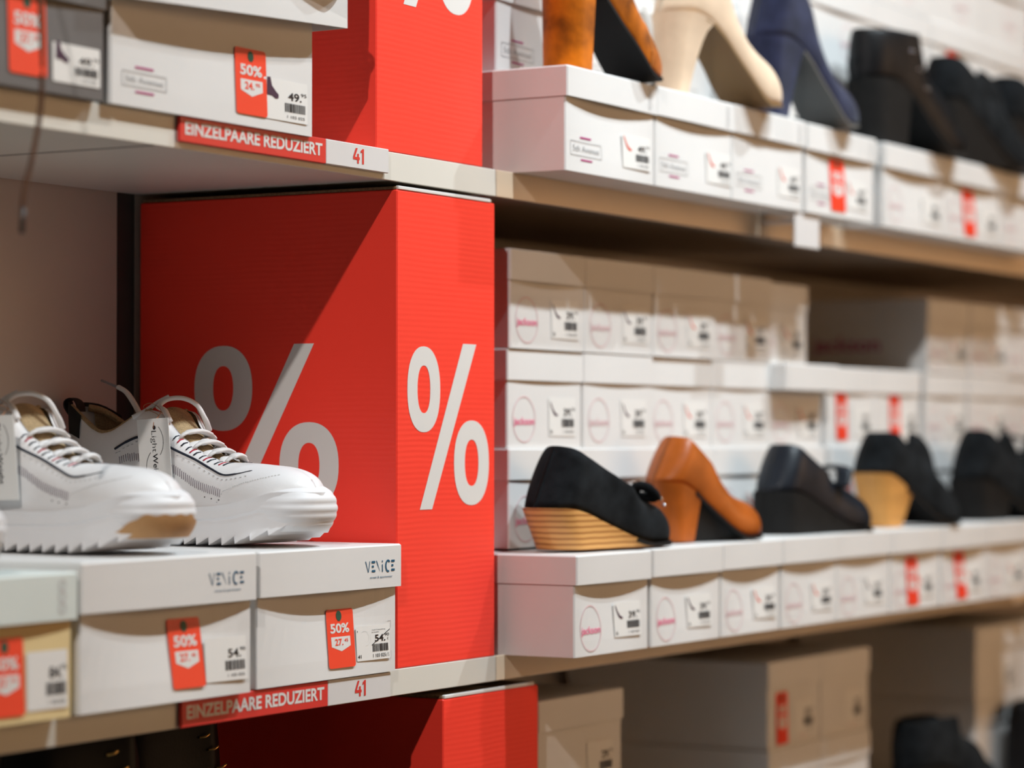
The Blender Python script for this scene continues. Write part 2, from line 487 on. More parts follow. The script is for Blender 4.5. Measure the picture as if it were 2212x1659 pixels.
# ------------------------------------------------------------------ shoeboxes
def outline(wd, dp, n=14, r=0.0015):
    """closed loop of (x, y, side-parameter) around a rectangle, front side first"""
    pts = []
    def side(a, b, k, tagv):
        for i in range(k):
            t = i / k; pts.append((a[0] + (b[0] - a[0]) * t, a[1] + (b[1] - a[1]) * t, tagv, t))
    side((r, 0), (wd - r, 0), n, 'f'); side((wd - r, 0), (wd, r), 1, 'c')
    side((wd, r), (wd, dp - r), 6, 'r'); side((wd, dp - r), (wd - r, dp), 1, 'c')
    side((wd - r, dp), (r, dp), 4, 'b'); side((r, dp), (0, dp - r), 1, 'c')
    side((0, dp - r), (0, r), 6, 'l'); side((0, r), (r, 0), 1, 'c')
    return pts


def shoebox(label, x0, y0, z0, wd, dp, ht, lid=0.032, over=0.0022, bow=0.003, bulge=0.0006, m_body=None, m_lid=None,
            group=None, rz=0.0, tilt=0.0, lid_over_front=None, liftlid=0.0, lidx=None, skew=0.0):
    mb_, ml_ = m_body or M_white, m_lid or M_white
    t = thing('shoebox', label, 'box', (x0, y0, z0), rz, group)
    hb = ht - 0.0016
    zb_top = hb
    def yb(x, z):
        u = min(max(x / wd, 0), 1); v = min(max(z / (ht - lid), 0), 1)
        return bow * math.sin(PI * u) * v ** 1.2
    loop = outline(wd, dp)
    rows = [0, 0.15, 0.45, 0.8, 1.0]
    v = []; f = []; n = len(loop)
    for q in rows:
        z = hb * q
        for (x, y, s, tt) in loop:
            yy = y + (yb(x, min(z, ht - lid)) if s == 'f' else 0)
            v.append((x, yy, z))
    for i in range(len(rows) - 1):
        for k in range(n):
            f.append((i * n + k, i * n + (k + 1) % n, (i + 1) * n + (k + 1) % n, (i + 1) * n + k))
    f.append(tuple(range(n))[::-1]); f.append(tuple((len(rows) - 1) * n + k for k in range(n)))
    mesh('body', v, f, mb_, t)
    # lid: open-bottomed cap with a thin wall
    of = over if lid_over_front is None else lid_over_front
    lx0, lx1 = (-over, wd + over) if lidx is None else lidx
    lw = lx1 - lx0; ld = dp + over + of
    loop2 = outline(lw, ld)
    v = []; f = []; n = len(loop2)
    prof = [(ht - 0.0012, 0.0014), (ht, 0.0)]
    lay = [(ht - lid, 0, 1.0), (ht - lid * 0.5, 0, 0.55), (ht - 0.0014, 0, 0.05), (ht, 0.0012, 0.0)]
    cxm, cym = lw / 2, ld / 2
    th = 0.0011
    def lid_pt(x, y, s, tt, z, ins, q):
        X = x; Y = y
        if ins:
            X = cxm + (x - cxm) * (1 - ins / cxm); Y = cym + (y - cym) * (1 - ins / cym)
        if s == 'f': Y -= bulge * math.sin(PI * tt) * q
        if s == 'r': X += bulge * 0.6 * math.sin(PI * tt) * q
        z += tilt * (x / lw) + liftlid
        return (X + lx0, Y - of, z)
    for (z, ins, q) in lay:
        for (x, y, s, tt) in loop2: v.append(lid_pt(x, y, s, tt, z, ins, q))
    for i in range(len(lay) - 1):
        for k in range(n): f.append((i * n + k, i * n + (k + 1) % n, (i + 1) * n + (k + 1) % n, (i + 1) * n + k))
    f.append(tuple((len(lay) - 1) * n + k for k in range(n)))
    base = len(v)
    for (z, ins, q) in ((ht - lid, th, 1.0), (ht - 0.0015, th, 0.05)):
        for (x, y, s, tt) in loop2: v.append(lid_pt(x, y, s, tt, z, ins, q))
    mi = [0] * len(f)
    for k in range(n): f.append((base + k, base + n + k, base + n + (k + 1) % n, base + (k + 1) % n)); mi.append(0)
    for k in range(n): f.append((k, base + k, base + (k + 1) % n, (k + 1) % n)); mi.append(1)
    f.append(tuple(base + n + k for k in range(n))[::-1]); mi.append(0)
    lo = mesh('lid', v, f, ml_, t, mats=[ml_, M_whitein], mi=mi)
    def yl(x, z):
        u = min(max((x - lx0) / lw, 0), 1)
        return -of - bulge * math.sin(PI * u) * min(max((ht - z) / lid, 0), 1)
    t['w'] = wd
    for k in list(t.keys()):
        if k == 'w': del t[k]
    return t, lo, yb, yl


def chord(yf, x0, z0, x1, z1):
    """plane lying on the face between these corners, never behind the face"""
    P = [(x0 + (x1 - x0) * i / 4, z0 + (z1 - z0) * k / 4) for i in range(5) for k in range(5)]
    A = np.array([(1, x, z) for x, z in P]); b = np.array([yf(x, z) for x, z in P])
    c = np.linalg.lstsq(A, b, rcond=None)[0]
    c[0] -= max(0.0, float((A @ c - b).max()))
    return lambda x, z: float(c[0] + c[1] * x + c[2] * z)


def discount_tag(t, yf, x, z, w=0.0415, h=0.0515, price='27.', cents='45', lean=0.0):
    yf = chord(yf, x, z, x + w, z + h)
    q = P2().rrect(0, 0, w, h, 0.003); q2 = P2(); q2.add([(a + lean * (b / h), b) for a, b in q.v], q.f, (x, z))
    d = q2.build('discount_tag', M_tagred, t, yf, 0.0009)
    P2().disc(x + w * 0.5, z + h * 0.885, 0.0042, 0.0046).build('hole', M_green, d, yf, 0.0012)
    P2().text('50%', x + w * 0.5, z + h * 0.675, h * 0.165, w * 0.70, 0.03).build('percent_lettering', M_print_w, d, yf, 0.0012)
    x0, x1, zt, zm, zb = x + w * 0.155, x + w * 0.86, z + h * 0.53, z + h * 0.365, z + h * 0.28
    sh = P2().poly([(x0, zm), ((x0 + x1) / 2, zb), (x1, zm), (x1, zt), (x0, zt)]).build('price_shield', M_print_w, d, yf, 0.0011)
    p = P2().text(price, x + w * 0.43, z + h * 0.44, h * 0.115, w * 0.30, 0.02)
    p.text(cents, x + w * 0.70, z + h * 0.465, h * 0.055, w * 0.14, 0.01).build('price_lettering', M_tagred, d, yf, 0.0014)
    return d


def pic_pump(p, x, z, s):
    pts = [(0, 1), (0.12, 0.86), (0.35, 0.5), (0.62, 0.24), (0.95, 0.12), (1.0, 0.02), (0.75, 0.0), (0.5, 0.1), (0.3, 0.32), (0.14, 0.6), (0.03, 0.8)]
    return p.poly([(x + a * s, z + b * s) for a, b in pts][::-1])


def pic_boot(p, x, z, s):
    pts = [(0.0, 0.12), (0.05, 1.0), (0.32, 1.02), (0.45, 0.6), (0.8, 0.32), (1.0, 0.2), (0.98, 0.02), (0.75, -0.03), (0.45, 0.1)]
    return p.poly([(x + a * s, z + b * s) for a, b in pts])


def barcode(p, x, z, w, h, seed=1):
    r = random.Random(seed); a = x
    while a < x + w:
        b = r.choice((0.0006, 0.0009, 0.0013)); p.rect(a, z, min(a + b, x + w), z + h); a += b + r.choice((0.0005, 0.0008, 0.001))
    return p


def price_sticker(t, yf, x, z, w, h, price='54.', cents='90', pic=None, picm=None, fine=False, size=None):
    yf = chord(yf, x, z, x + w, z + h)
    s = P2().rrect(x, z, x + w, z + h, 0.0015).build('price_sticker', M_sticker, t, yf, 0.0005)
    if pic:
        p = P2(); pic(p, x + w * 0.06, z + h * 0.52, w * 0.27); p.build('shoe_picture', picm or M_plum, s, yf, 0.0008)
    p = P2().text(price, x + w * 0.70, z + h * 0.62, h * 0.20, w * 0.31, 0.02)
    p.text(cents, x + w * 0.905, z + h * 0.70, h * 0.085, w * 0.13, 0.0)
    if fine:
        p.text('\u20ac', x + w * 0.93, z + h * 0.58, h * 0.08)
        p.add([(-0.016, -0.0003), (0.016, -0.0003), (0.016, 0.0003), (-0.016, 0.0003)], [(0, 1, 2, 3)], (x + w * 0.72, z + h * 0.635), 0.42)
        p.text('Unverb. Preisempfehlung', x + w * 0.66, z + h * 0.86, h * 0.042, w * 0.40)
        p.text('des Herstellers', x + w * 0.565, z + h * 0.80, h * 0.036, w * 0.22)
        p.text('1 103 025', x + w * 0.66, z + h * 0.12, h * 0.10, w * 0.37, 0.005)
        p.text('2', x + w * 0.868, z + h * 0.105, h * 0.065)
        p.text('ALT', x + w * 0.925, z + h * 0.15, h * 0.04); p.text('7/13', x + w * 0.93, z + h * 0.09, h * 0.04)
        p.text('41', x + w * 0.075, z + h * 0.13, h * 0.10, w * 0.10, 0.02)
        p.rect(x + w * 0.03, z + h * 0.83, x + w * 0.045, z + h * 0.875)
    else:
        p.text('1 103 025', x + w * 0.72, z + h * 0.12, h * 0.07, w * 0.40)
        if size: p.text(size, x + w * 0.08, z + h * 0.12, h * 0.10)
    p.build('price_lettering', M_ink, s, yf, 0.0008)
    barcode(P2(), x + w * 0.47, z + h * 0.235, w * 0.47, h * 0.22, int(x * 1e4) % 97).build('barcode', M_ink, s, yf, 0.0008)
    if fine:
        p = P2()                                       # pale outline picture of a sneaker seen on the sticker
        cx, cz = x + w * 0.24, z + h * 0.67
        p.ring(cx, cz, w * 0.13, h * 0.19, w * 0.125, h * 0.182, 24, -0.9, 2.2)
        p.ring(cx + w * 0.03, cz - h * 0.02, w * 0.16, h * 0.22, w * 0.155, h * 0.212, 24, -1.6, 0.5)
        p.build('shoe_picture', mat('pale_grey_ink', (0.66, 0.66, 0.65), 0.5), s, yf, 0.0008)
    return s


def logo_round(t, yf, cx, cz, r=0.0235, faint=False):
    m = M_palepink if faint else M_pink
    p = P2().ring(cx, cz, r, r * 1.25 if False else r, r * 0.955, r * 0.955, 40)
    lg = p.build('logo', M_palepink, t, yf, 0.0005)
    P2().text('jackson', cx, cz - r * 0.12, r * 0.42, r * 1.75, 0.01).build('logo_lettering', m, lg, yf, 0.0006)
    return lg


def logo_bars(t, yf, cx, cz, w=0.066, h=0.0145):
    p = P2()
    e = 0.0007
    p.rect(cx - w / 2, cz - h / 2, cx + w / 2, cz - h / 2 + e); p.rect(cx - w / 2, cz + h / 2 - e, cx + w / 2, cz + h / 2)
    p.rect(cx - w / 2, cz - h / 2, cx - w / 2 + e, cz + h / 2); p.rect(cx + w / 2 - e, cz - h / 2, cx + w / 2, cz + h / 2)
    p.text('5th Avenue', cx, cz, h * 0.42, w * 0.84)
    lg = p.build('logo', M_greyink, t, yf, 0.0005)
    q = P2().rect(cx - 0.012, cz + h / 2 + 0.003, cx + 0.012, cz + h / 2 + 0.0046)
    q.rect(cx - 0.012, cz - h / 2 - 0.0046, cx + 0.012, cz - h / 2 - 0.003)
    q.build('logo_bars', M_mag, lg, yf, 0.0005)
    return lg


def venice(lo, yl, x0, x1, z0, z1):
    """the lid lettering: VENiCE in broken strokes, street & sportswear"""
    W = x1 - x0; H = z1 - z0; p = P2()
    def L(a, b, c, d, w0, w1):  # slanted stroke from (a,b) to (c,d) with widths
        p.poly([(x0 + (c - w1 / 2) * W, z0 + d * H), (x0 + (c + w1 / 2) * W, z0 + d * H), (x0 + (a + w0 / 2) * W, z0 + b * H), (x0 + (a - w0 / 2) * W, z0 + b * H)])
    L(0.015, 1.0, 0.095, 0.0, 0.026, 0.016); L(0.155, 1.0, 0.100, 0.0, 0.018, 0.014)
    for ex in (0.215, 0.875):
        p.rect(x0 + ex * W, z0 + 0.80 * H, x0 + (ex + 0.115) * W, z0 + H); p.rect(x0 + (ex + 0.005) * W, z0 + 0.41 * H, x0 + (ex + 0.068) * W, z0 + 0.60 * H)
        p.rect(x0 + ex * W, z0, x0 + (ex + 0.115) * W, z0 + 0.20 * H)
    L(0.375, 1.0, 0.490, 0.02, 0.028, 0.008)
    p.rect(x0 + 0.560 * W, z0 + 0.84 * H, x0 + 0.588 * W, z0 + H); p.rect(x0 + 0.560 * W, z0 - 0.02 * H, x0 + 0.586 * W, z0 + 0.66 * H)
    cx, cz = x0 + 0.765 * W, z0 + 0.48 * H
    p.ring(cx, cz, 0.095 * W, 0.57 * H, 0.055 * W, 0.40 * H, 30, 0.75, 2 * PI - 1.15)
    lg = p.build('logo', M_teal, lo, yl, 0.0004)
    P2().text('street & sportswear', x0 + 0.53 * W, z0 - 0.50 * H, 0.26 * H, 0.76 * W).build('logo_lettering', M_teal, lo, yl, 0.0004)
    return lg


def ring_print(lo, yl, x, z0, h, n=3):
    p = P2()
    for k in range(n):
        p.ring(x, z0 + h * (k + 0.5) / n, h / n * 0.52, h / n * 0.52, h / n * 0.34, h / n * 0.34, 16)
    p.build('ring_print', mat('faint_grey_ink', (0.55, 0.55, 0.55), 0.5), lo, yl, 0.0004)


G_SN = 'sneaker boxes on the lower left shelf'
# box A: the sharp one beside the red carton
t, lo, yb, yl = shoebox('sharp white sneaker box with a 54.90 sticker, against the tall red carton', 1.8805, 1.3465, ZL, 0.2170, 0.31, 0.1155, 0.0385,
                        0.0030, 0.0085, 0.0015, group=G_SN, lid_over_front=0.0045)
discount_tag(t, yb, 0.1085, 0.009, lean=0.002)
price_sticker(t, yb, 0.1535, 0.0125, 0.0525, 0.031, fine=True)
p = P2(); p.rect(0.2035, 0.046, 0.2085, 0.0464); p.rect(0.2081, 0.040, 0.2085, 0.0464); p.rect(0.2081, 0.0125, 0.2085, 0.019)
p.build('corner_marks', M_greyink, t, yb, 0.0005)
venice(lo, yl, 0.158, 0.2075, 0.0915, 0.1015)
# box B
t, lo, yb, yl = shoebox('white sneaker box under the toe of the blurred sneaker, second from the red carton', 1.636, 1.337, ZL, 0.2235, 0.31, 0.1165, 0.0395,
                        0.0030, 0.0120, 0.0015, group=G_SN, lid_over_front=0.0040)
discount_tag(t, yb, 0.118, 0.010, 0.042, 0.056)
price_sticker(t, yb, 0.162, 0.012, 0.054, 0.036, fine=False)
venice(lo, yl, 0.158, 0.2075, 0.0915, 0.1015)
# box C: mint lid, yellow body
t, lo, yb, yl = shoebox('yellow shoebox with mint green lid at the left edge of the lower shelf', 1.400, 1.335, ZL, 0.2245, 0.31, 0.110, 0.036,
                        0.0030, 0.004, 0.0015, M_yellow, M_mint, group=G_SN, lid_over_front=0.004)
discount_tag(t, yb, 0.128, 0.006, 0.042, 0.058)
price_sticker(t, yb, 0.173, 0.008, 0.046, 0.044, '84.', '95')
ring_print(lo, yl, 0.208, 0.079, 0.026)

# upper left boxes
G_UL = 'boxes on the upper left shelf'
t, lo, yb, yl = shoebox('dark grey shoebox behind the hanging brown lace, upper left corner', 1.405, 1.341, ZU, 0.2640, 0.31, 0.105, 0.034,
                        0.002, 0.003, 0.001, M_grey, M_grey, group=G_UL)
discount_tag(t, yb, 0.152, 0.010, 0.043, 0.062)
price_sticker(t, yb, 0.202, 0.009, 0.056, 0.030, '49.', '95', pic_boot, M_plum)
t, lo, yb, yl = shoebox('large white shoebox with a loose tilted lid and purple boot sticker', 1.681, 1.3445, ZU + 0.0003, 0.279, 0.31, 0.106, 0.026,
                        0.003, 0.004, 0.001, group=G_UL, lid_over_front=0.020, lidx=(-0.006, 0.3045), tilt=0.016, liftlid=0.0005)
discount_tag(t, yb, 0.166, 0.0095, 0.044, 0.056, '24.', '95')
price_sticker(t, yb, 0.206, 0.0095, 0.064, 0.035, '49.', '95', pic_boot, M_plum)
logo_bars(t, yb, 0.043, 0.022, 0.058, 0.012)

# ------------------------------------------------------------------ right bay, lower shelf
ORD = ['first', 'second', 'third', 'fourth', 'fifth', 'sixth', 'seventh', 'eighth', 'ninth', 'tenth', 'eleventh', 'twelfth', 'thirteenth']
G_LF = 'white boxes pulled forward on the lower right shelf'
xs = [2.304, 2.464, 2.6275, 2.779, 2.934, 3.0965, 3.262, 3.4245, 3.587]
ws = [0.1535, 0.158, 0.1475, 0.151, 0.158, 0.160, 0.157, 0.158, 0.158]
hts = [0.0985, 0.0995, 0.1000, 0.1005, 0.1008, 0.1005, 0.1000, 0.1008, 0.1]
extra = ['first beside the tall red carton, pink side showing', 'second from the red carton, under the black wedge toe',
         'third from the red carton, under the brown pump', 'fourth from the red carton, under the blue black heel',
         'fifth from the red carton, under the blue black toe', 'sixth from the red carton, with a red tag',
         'seventh from the red carton, with a red tag', 'eighth from the red carton', 'ninth from the red carton, at the edge']
for i, (x, wd, h) in enumerate(zip(xs, ws, hts)):
    t, lo, yb, yl = shoebox('white front lower shoebox, ' + extra[i], x, 1.2755 + random.uniform(-.001, .001), ZL, wd, 0.28, h, 0.0285, 0.0018,
                            [0.006, 0.006, 0.007, 0.004, 0.003, 0.004, 0.007, 0.004, 0.003][i], 0.0005, group=G_LF, lid_over_front=0.004)
    logo_round(t, yb, 0.034, 0.0265, 0.0225, faint=i > 1)
    price_sticker(t, yb, 0.083, 0.0145, 0.054, 0.034, '39.', '95', pic_pump, M_plum if i in (0, 1, 4) else M_redink, size='36')
    if i in (5, 6): discount_tag(t, yb, 0.052, 0.006, 0.038, 0.060)

# stacks standing behind, on the pulled-out bottom row
G_LS = 'white boxes stacked behind the shoes on the lower right shelf'
RH = 0.1005
ROWN = {1: 'second', 2: 'third', 3: 'top'}
for c in range(11):
    x = 2.360 + c * 0.1562 + (0.012 if c >= 5 else 0) + (0.022 if c >= 7 else 0)
    for r in (1, 2, 3):
        if r == 3 and c in (5, 6): continue
        z = ZL + 0.1012 + (r - 1) * RH
        y = 1.381 + random.uniform(-0.002, 0.002) + (0.003 if r == 2 else 0)
        dp_ = 0.25 if (c, r) == (4, 3) else 0.265
        h = RH - 0.0004
        kw = {}
        if c == 4 and r == 2: kw = dict(lid_over_front=0.024)
        if c == 4 and r == 3: y = 1.405
        wd = 0.1545 if c not in (7, 9) else 0.152
        lb = 'white lower shelf shoebox, %s layer of the %s stack from the red carton' % (ROWN[r], ORD[c])
        t, lo, yb, yl = shoebox(lb, x + random.uniform(-0.001, 0.001), y, z, wd, dp_, h, 0.0315, 0.0016, random.uniform(0.0008, 0.003), 0.0004, group=G_LS, **kw)
        if c not in (5, 6):
            logo_round(t, yb, 0.034, 0.029, 0.0235, faint=c > 0)
            price_sticker(t, yb, 0.085, 0.012, 0.056, 0.040, '39.', '95', pic_pump, M_plum if c < 2 else M_redink, size='36')
        else:
            discount_tag(t, yb, 0.030 if c == 5 else 0.05, 0.008, 0.036, 0.060)
            price_sticker(t, yb, 0.085, 0.012, 0.056, 0.040, '39.', '95')
        if r == 3 and c == 7:      # big plum lettering on the long side facing the gap
            p = P2().text('jackson', 0.145, 0.036, 0.026, 0.10, 0.02)
            mesh('side_lettering', [(-0.0005, 0.265 - x_, z_) for x_, z_ in p.v], p.f, M_mag, t)

# ------------------------------------------------------------------ right bay, upper shelf
G_UF = 'white boxes pulled forward on the upper right shelf'
ux = [2.3195, 2.5105, 2.6955, 2.889, 3.130, 3.337, 3.545]
uw = [0.188, 0.181, 0.187, 0.199, 0.203, 0.204, 0.204]
uy = [1.2935, 1.2935, 1.2945, 1.2930, 1.297, 1.298, 1.298]
uext = ['first from the red carton, under the rust suede heel', 'second from the red carton, under the beige pump',
        'third from the red carton, between beige and navy pumps', 'fourth from the red carton, with a red tag',
        'fifth from the red carton, under the riveted boot', 'sixth from the red carton, with a red tag', 'seventh from the red carton, at the edge']
for i in range(7):
    t, lo, yb, yl = shoebox('white front upper shoebox, ' + uext[i], ux[i], uy[i], ZU, uw[i], 0.28, 0.1025 + 0.0006 * (i % 3), 0.030, 0.0020,
                            [0.006, 0.004, 0.0025, 0.004, 0.006, 0.006, 0.004][i], 0.0008, group=G_UF, lid_over_front=0.0035)
    if i < 4:
        logo_bars(t, yb, 0.043, 0.0235, 0.066, 0.0145)
        price_sticker(t, yb, 0.120, 0.013, 0.058, 0.034, '49.', '95', pic_pump, M_redink)
        ring_print(lo, yl, uw[i] - 0.016, 0.0765, 0.022)
    else:
        logo_round(t, yb, 0.040, 0.03, 0.0225, faint=True)
        price_sticker(t, yb, 0.130, 0.013, 0.058, 0.034, '39.', '95')
    if i in (3, 5): discount_tag(t, yb, 0.070, 0.007, 0.044, 0.062)
G_US = 'white boxes stacked behind the shoes on the upper right shelf'
ROWU = {1: 'second', 2: 'third', 3: 'fourth'}
cx = 2.341
for c in range(8):
    wd = 0.188 if c < 4 else 0.200
    for r in (1, 2, 3):
        if c < 3 and r == 3: continue
        lb = 'white upper shelf shoebox, %s layer of the %s stack from the red carton' % (ROWU[r], ORD[c])
        z = ZU + 0.1052 + (r - 1) * 0.1035
        t, lo, yb, yl = shoebox(lb, cx, 1.386 + random.uniform(-.002, .002), z, wd - 0.002, 0.265, 0.103, 0.031, 0.0018, random.uniform(.001, .003), 0.0005, group=G_US)
        if c < 4:
            logo_bars(t, yb, 0.043, 0.0235, 0.066, 0.0145); price_sticker(t, yb, 0.118, 0.013, 0.058, 0.034, '49.', '95', pic_pump, M_redink)
        else:
            logo_round(t, yb, 0.12, 0.035, 0.0235, faint=True)
            if c in (5, 6) and r < 3: discount_tag(t, yb, 0.040 if c % 2 else 0.06, 0.008, 0.040, 0.062)
    cx += wd + 0.002 + (0.006 if c == 3 else 0)

# white label holder hanging at the upper shelf edge
t = thing('label_holder', 'small white blank card holder hanging below the fourth upper box', 'label holder', (2.868, 1.300, 1.522))
MB().bbox(0, -0.003, 0, 0.068, 0, 0.0395, 0.001).build('card', M_signwhite, t)
MB().bbox(0.026, 0, 0.030, 0.042, YF - 1.3005, 0.0335, 0.0005).build('clip', M_signwhite, t)

# ------------------------------------------------------------------ bottom shelf, mostly in shade
G_B = 'boxes on the shaded bottom shelf'
BH = 0.1040
def bstack(x, wd, n, y, what, labels, tagz=(), first=0):
    for r in range(first, n):
        t, lo, yb, yl = shoebox('shaded bottom shelf shoebox, %s, %s' % (ROWB[r], what), x, y + (0.0 if r else -0.06), ZD + r * BH, wd, 0.27, BH - 0.0004, 0.032, 0.002, 0.002, 0.0005, group=G_B)
        logo_round(t, yb, wd - 0.05, 0.03, 0.0225); price_sticker(t, yb, wd - 0.075, 0.012, 0.056, 0.040, '29.', '95')
        if r in tagz: discount_tag(t, yb, 0.022, 0.004, 0.034, 0.062)
ROWB = ['bottom layer', 'second layer', 'third layer', 'top layer']
bstack(2.402, 0.180, 4, 1.372, 'beside the lower red carton', None)
bstack(2.952, 0.150, 4, 1.372, 'first column past the dark gap', None, (3,))
bstack(3.105, 0.150, 4, 1.372, 'second column past the dark gap', None)
bstack(3.640, 0.170, 4, 1.372, 'column at the bottom right corner', None)
bstack(3.815, 0.170, 4, 1.372, 'outermost column at the bottom right corner', None)
bstack(2.60, 0.165, 2, 1.372, 'low pile in the first dark gap', None)
bstack(2.775, 0.165, 2, 1.372, 'second low pile in the first dark gap', None)
bstack(3.285, 0.170, 2, 1.372, 'low pile under the black boots', None)
bstack(3.462, 0.170, 2, 1.372, 'low pile beside the black boots', None)
t, lo, yb, yl = shoebox('black shoebox under the dark boots on the bottom left shelf', 1.70, 1.352, ZD, 0.22, 0.29, 0.11, 0.03, m_body=M_black, m_lid=M_black, group=G_B)
t, lo, yb, yl = shoebox('second black shoebox under the dark boots, nearer the lower red carton', 1.935, 1.352, ZD, 0.22, 0.29, 0.11, 0.03, m_body=M_black, m_lid=M_black, group=G_B)
#@SHOES
# ------------------------------------------------------------------ shoes
class Loft:
    """shoe upper: stations along the length, every section runs from one top edge round the sole to the other"""
    def __init__(s, st, c=None, far=None):
        s.tuck = 0.14
        s.far = far or (lambda x: 0.0)
        a = np.array(st, float); s.x = a[:, 0]
        s.w, s.zs, s.H, s.g, s.k = [curve1(a[:, 0], a[:, i]) for i in range(1, 6)]
        s.c = c or (lambda x: 0.0)
        s.x0, s.x1 = a[0, 0], a[-1, 0]

    def at(s, x, a, lift=0.0):
        """a in -1..1 : -1 near (-y) top edge, 0 sole centre, +1 far top edge"""
        w, zs, H, g, k = s.w(x), s.zs(x), s.H(x), s.g(x), s.k(x)
        g = min(g, w); q = abs(a); sg = -1 if a < 0 else 1
        if sg > 0: H = H + s.far(x)
        if q < 0.22:
            y = 0.86 * w * q / 0.22; z = 0.0
        else:
            t = (q - 0.22) / 0.78; ph = t * PI / 2
            y = g + (w - g) * math.cos(ph) ** 0.85 if t < 1 else g
            y -= s.tuck * w * (1 - t) ** 6
            z = H * math.sin(ph) ** 1.0
        return Vector((x + k * z, sg * (y + lift) + s.c(x), zs + z))

    def find(s, x, z, side=-1, lift=0.0006):
        best = None
        for i in range(0, 79):
            q = 0.22 + 0.78 * i / 78; p = s.at(x, side * q)
            if best is None or abs(p.z - z) < best[0]: best = (abs(p.z - z), q)
        return s.at(x, side * best[1], lift)

    def grid(s, name, m, parent, nx=44, na=36, th=0.0016, x0=None, x1=None, lining=None, a0=-1, a1=1):
        x0 = s.x0 if x0 is None else x0; x1 = s.x1 if x1 is None else x1
        v = []; f = []; mi = []
        xs_ = [x0 + (x1 - x0) * (0.5 - 0.5 * math.cos(PI * i / nx)) for i in range(nx + 1)]
        for layer in (0, 1):
            for x in xs_:
                for j in range(na + 1):
                    a = a0 + (a1 - a0) * j / na
                    p = s.at(x, a)
                    if layer:
                        p = s.at(min(max(x, s.x0 + 2 * th), s.x1 - 3 * th), a)
                        dy = p.y - s.c(x); p.y -= math.copysign(min(th, abs(dy) * 0.7), dy)
                        if abs(a) < 0.25: p.z += th
                    v.append(p)
        n = na + 1; off = (nx + 1) * n
        for i in range(nx):
            for j in range(na):
                f.append((i * n + j, i * n + j + 1, (i + 1) * n + j + 1, (i + 1) * n + j)); mi.append(0)
                f.append((off + i * n + j, off + (i + 1) * n + j, off + (i + 1) * n + j + 1, off + i * n + j + 1)); mi.append(1)
            for j in (0, na):
                f.append((i * n + j, (i + 1) * n + j, off + (i + 1) * n + j, off + i * n + j)); mi.append(0)
        for i, fl in ((0, 0), (nx, 1)):
            for j in range(na // 2):
                q = (i * n + j, i * n + j + 1, i * n + na - j - 1, i * n + na - j); f.append(q[::-1] if fl else q); mi.append(0)
        return mesh(name, v, f, m, parent, True, [m, lining or m], mi)

    def slab(s, name, m, parent, x0, x1, t, grow=0.0015, nx=40, zoff=0.0):
        """thin outsole following the underside"""
        v = []; f = []
        for i in range(nx + 1):
            x = x0 + (x1 - x0) * (0.5 - 0.5 * math.cos(PI * i / nx)); w_ = s.w(x) * 0.95 + grow * (1 if 0 < i < nx else 0); z = s.zs(x) + zoff
            c_ = s.c(x)
            v += [(x, c_ - w_, z), (x, c_ + w_, z), (x, c_ + w_, z - t), (x, c_ - w_, z - t)]
        for i in range(nx):
            for j in range(4): f.append((4 * i + j, 4 * i + (j + 1) % 4, 4 * i + 4 + (j + 1) % 4, 4 * i + 4 + j))
        f += [(3, 2, 1, 0), tuple(4 * nx + j for j in range(4))]
        return mesh(name, v, f, m, parent)

    def block(s, name, m, parent, x0, x1, b0, b1, wb=0.8, wt=0.95, zoff=0.0, n=24, rows=8, ease=1.0):
        """heel block or wedge from the underside down to the ground; x0..x1 on top become b0..b1 on the ground"""
        v = []; f = []
        U_ = [(i / n) ** 1.8 for i in range(n + 1)]
        loop = [(u, -1) for u in U_] + [(u, 1) for u in U_[::-1]]
        N = len(loop)
        for r in range(rows + 1):
            q = (r / rows)
            for u, sd in loop:
                xt = x0 + (x1 - x0) * u; xb = b0 + (b1 - b0) * u
                zt = s.zs(xt) + zoff
                e = q ** ease
                wtop = s.w(xt) * wt; x = xt + (xb - xt) * e
                wbot = wtop * wb
                v.append((x, s.c(xt) + sd * (wtop + (wbot - wtop) * e), zt * (1 - q)))
        for r in range(rows):
            for k in range(N): f.append((r * N + k, r * N + (k + 1) % N, (r + 1) * N + (k + 1) % N, (r + 1) * N + k))
        for base, fl in ((0, 1), (rows * N, 0)):
            for i in range(n):
                q = (base + i, base + i + 1, base + N - 2 - i, base + N - 1 - i); f.append(q[::-1] if fl else q)
        o = mesh(name, v, f, m, parent, True)
        o.data.set_sharp_from_angle(angle=math.radians(35)); return o


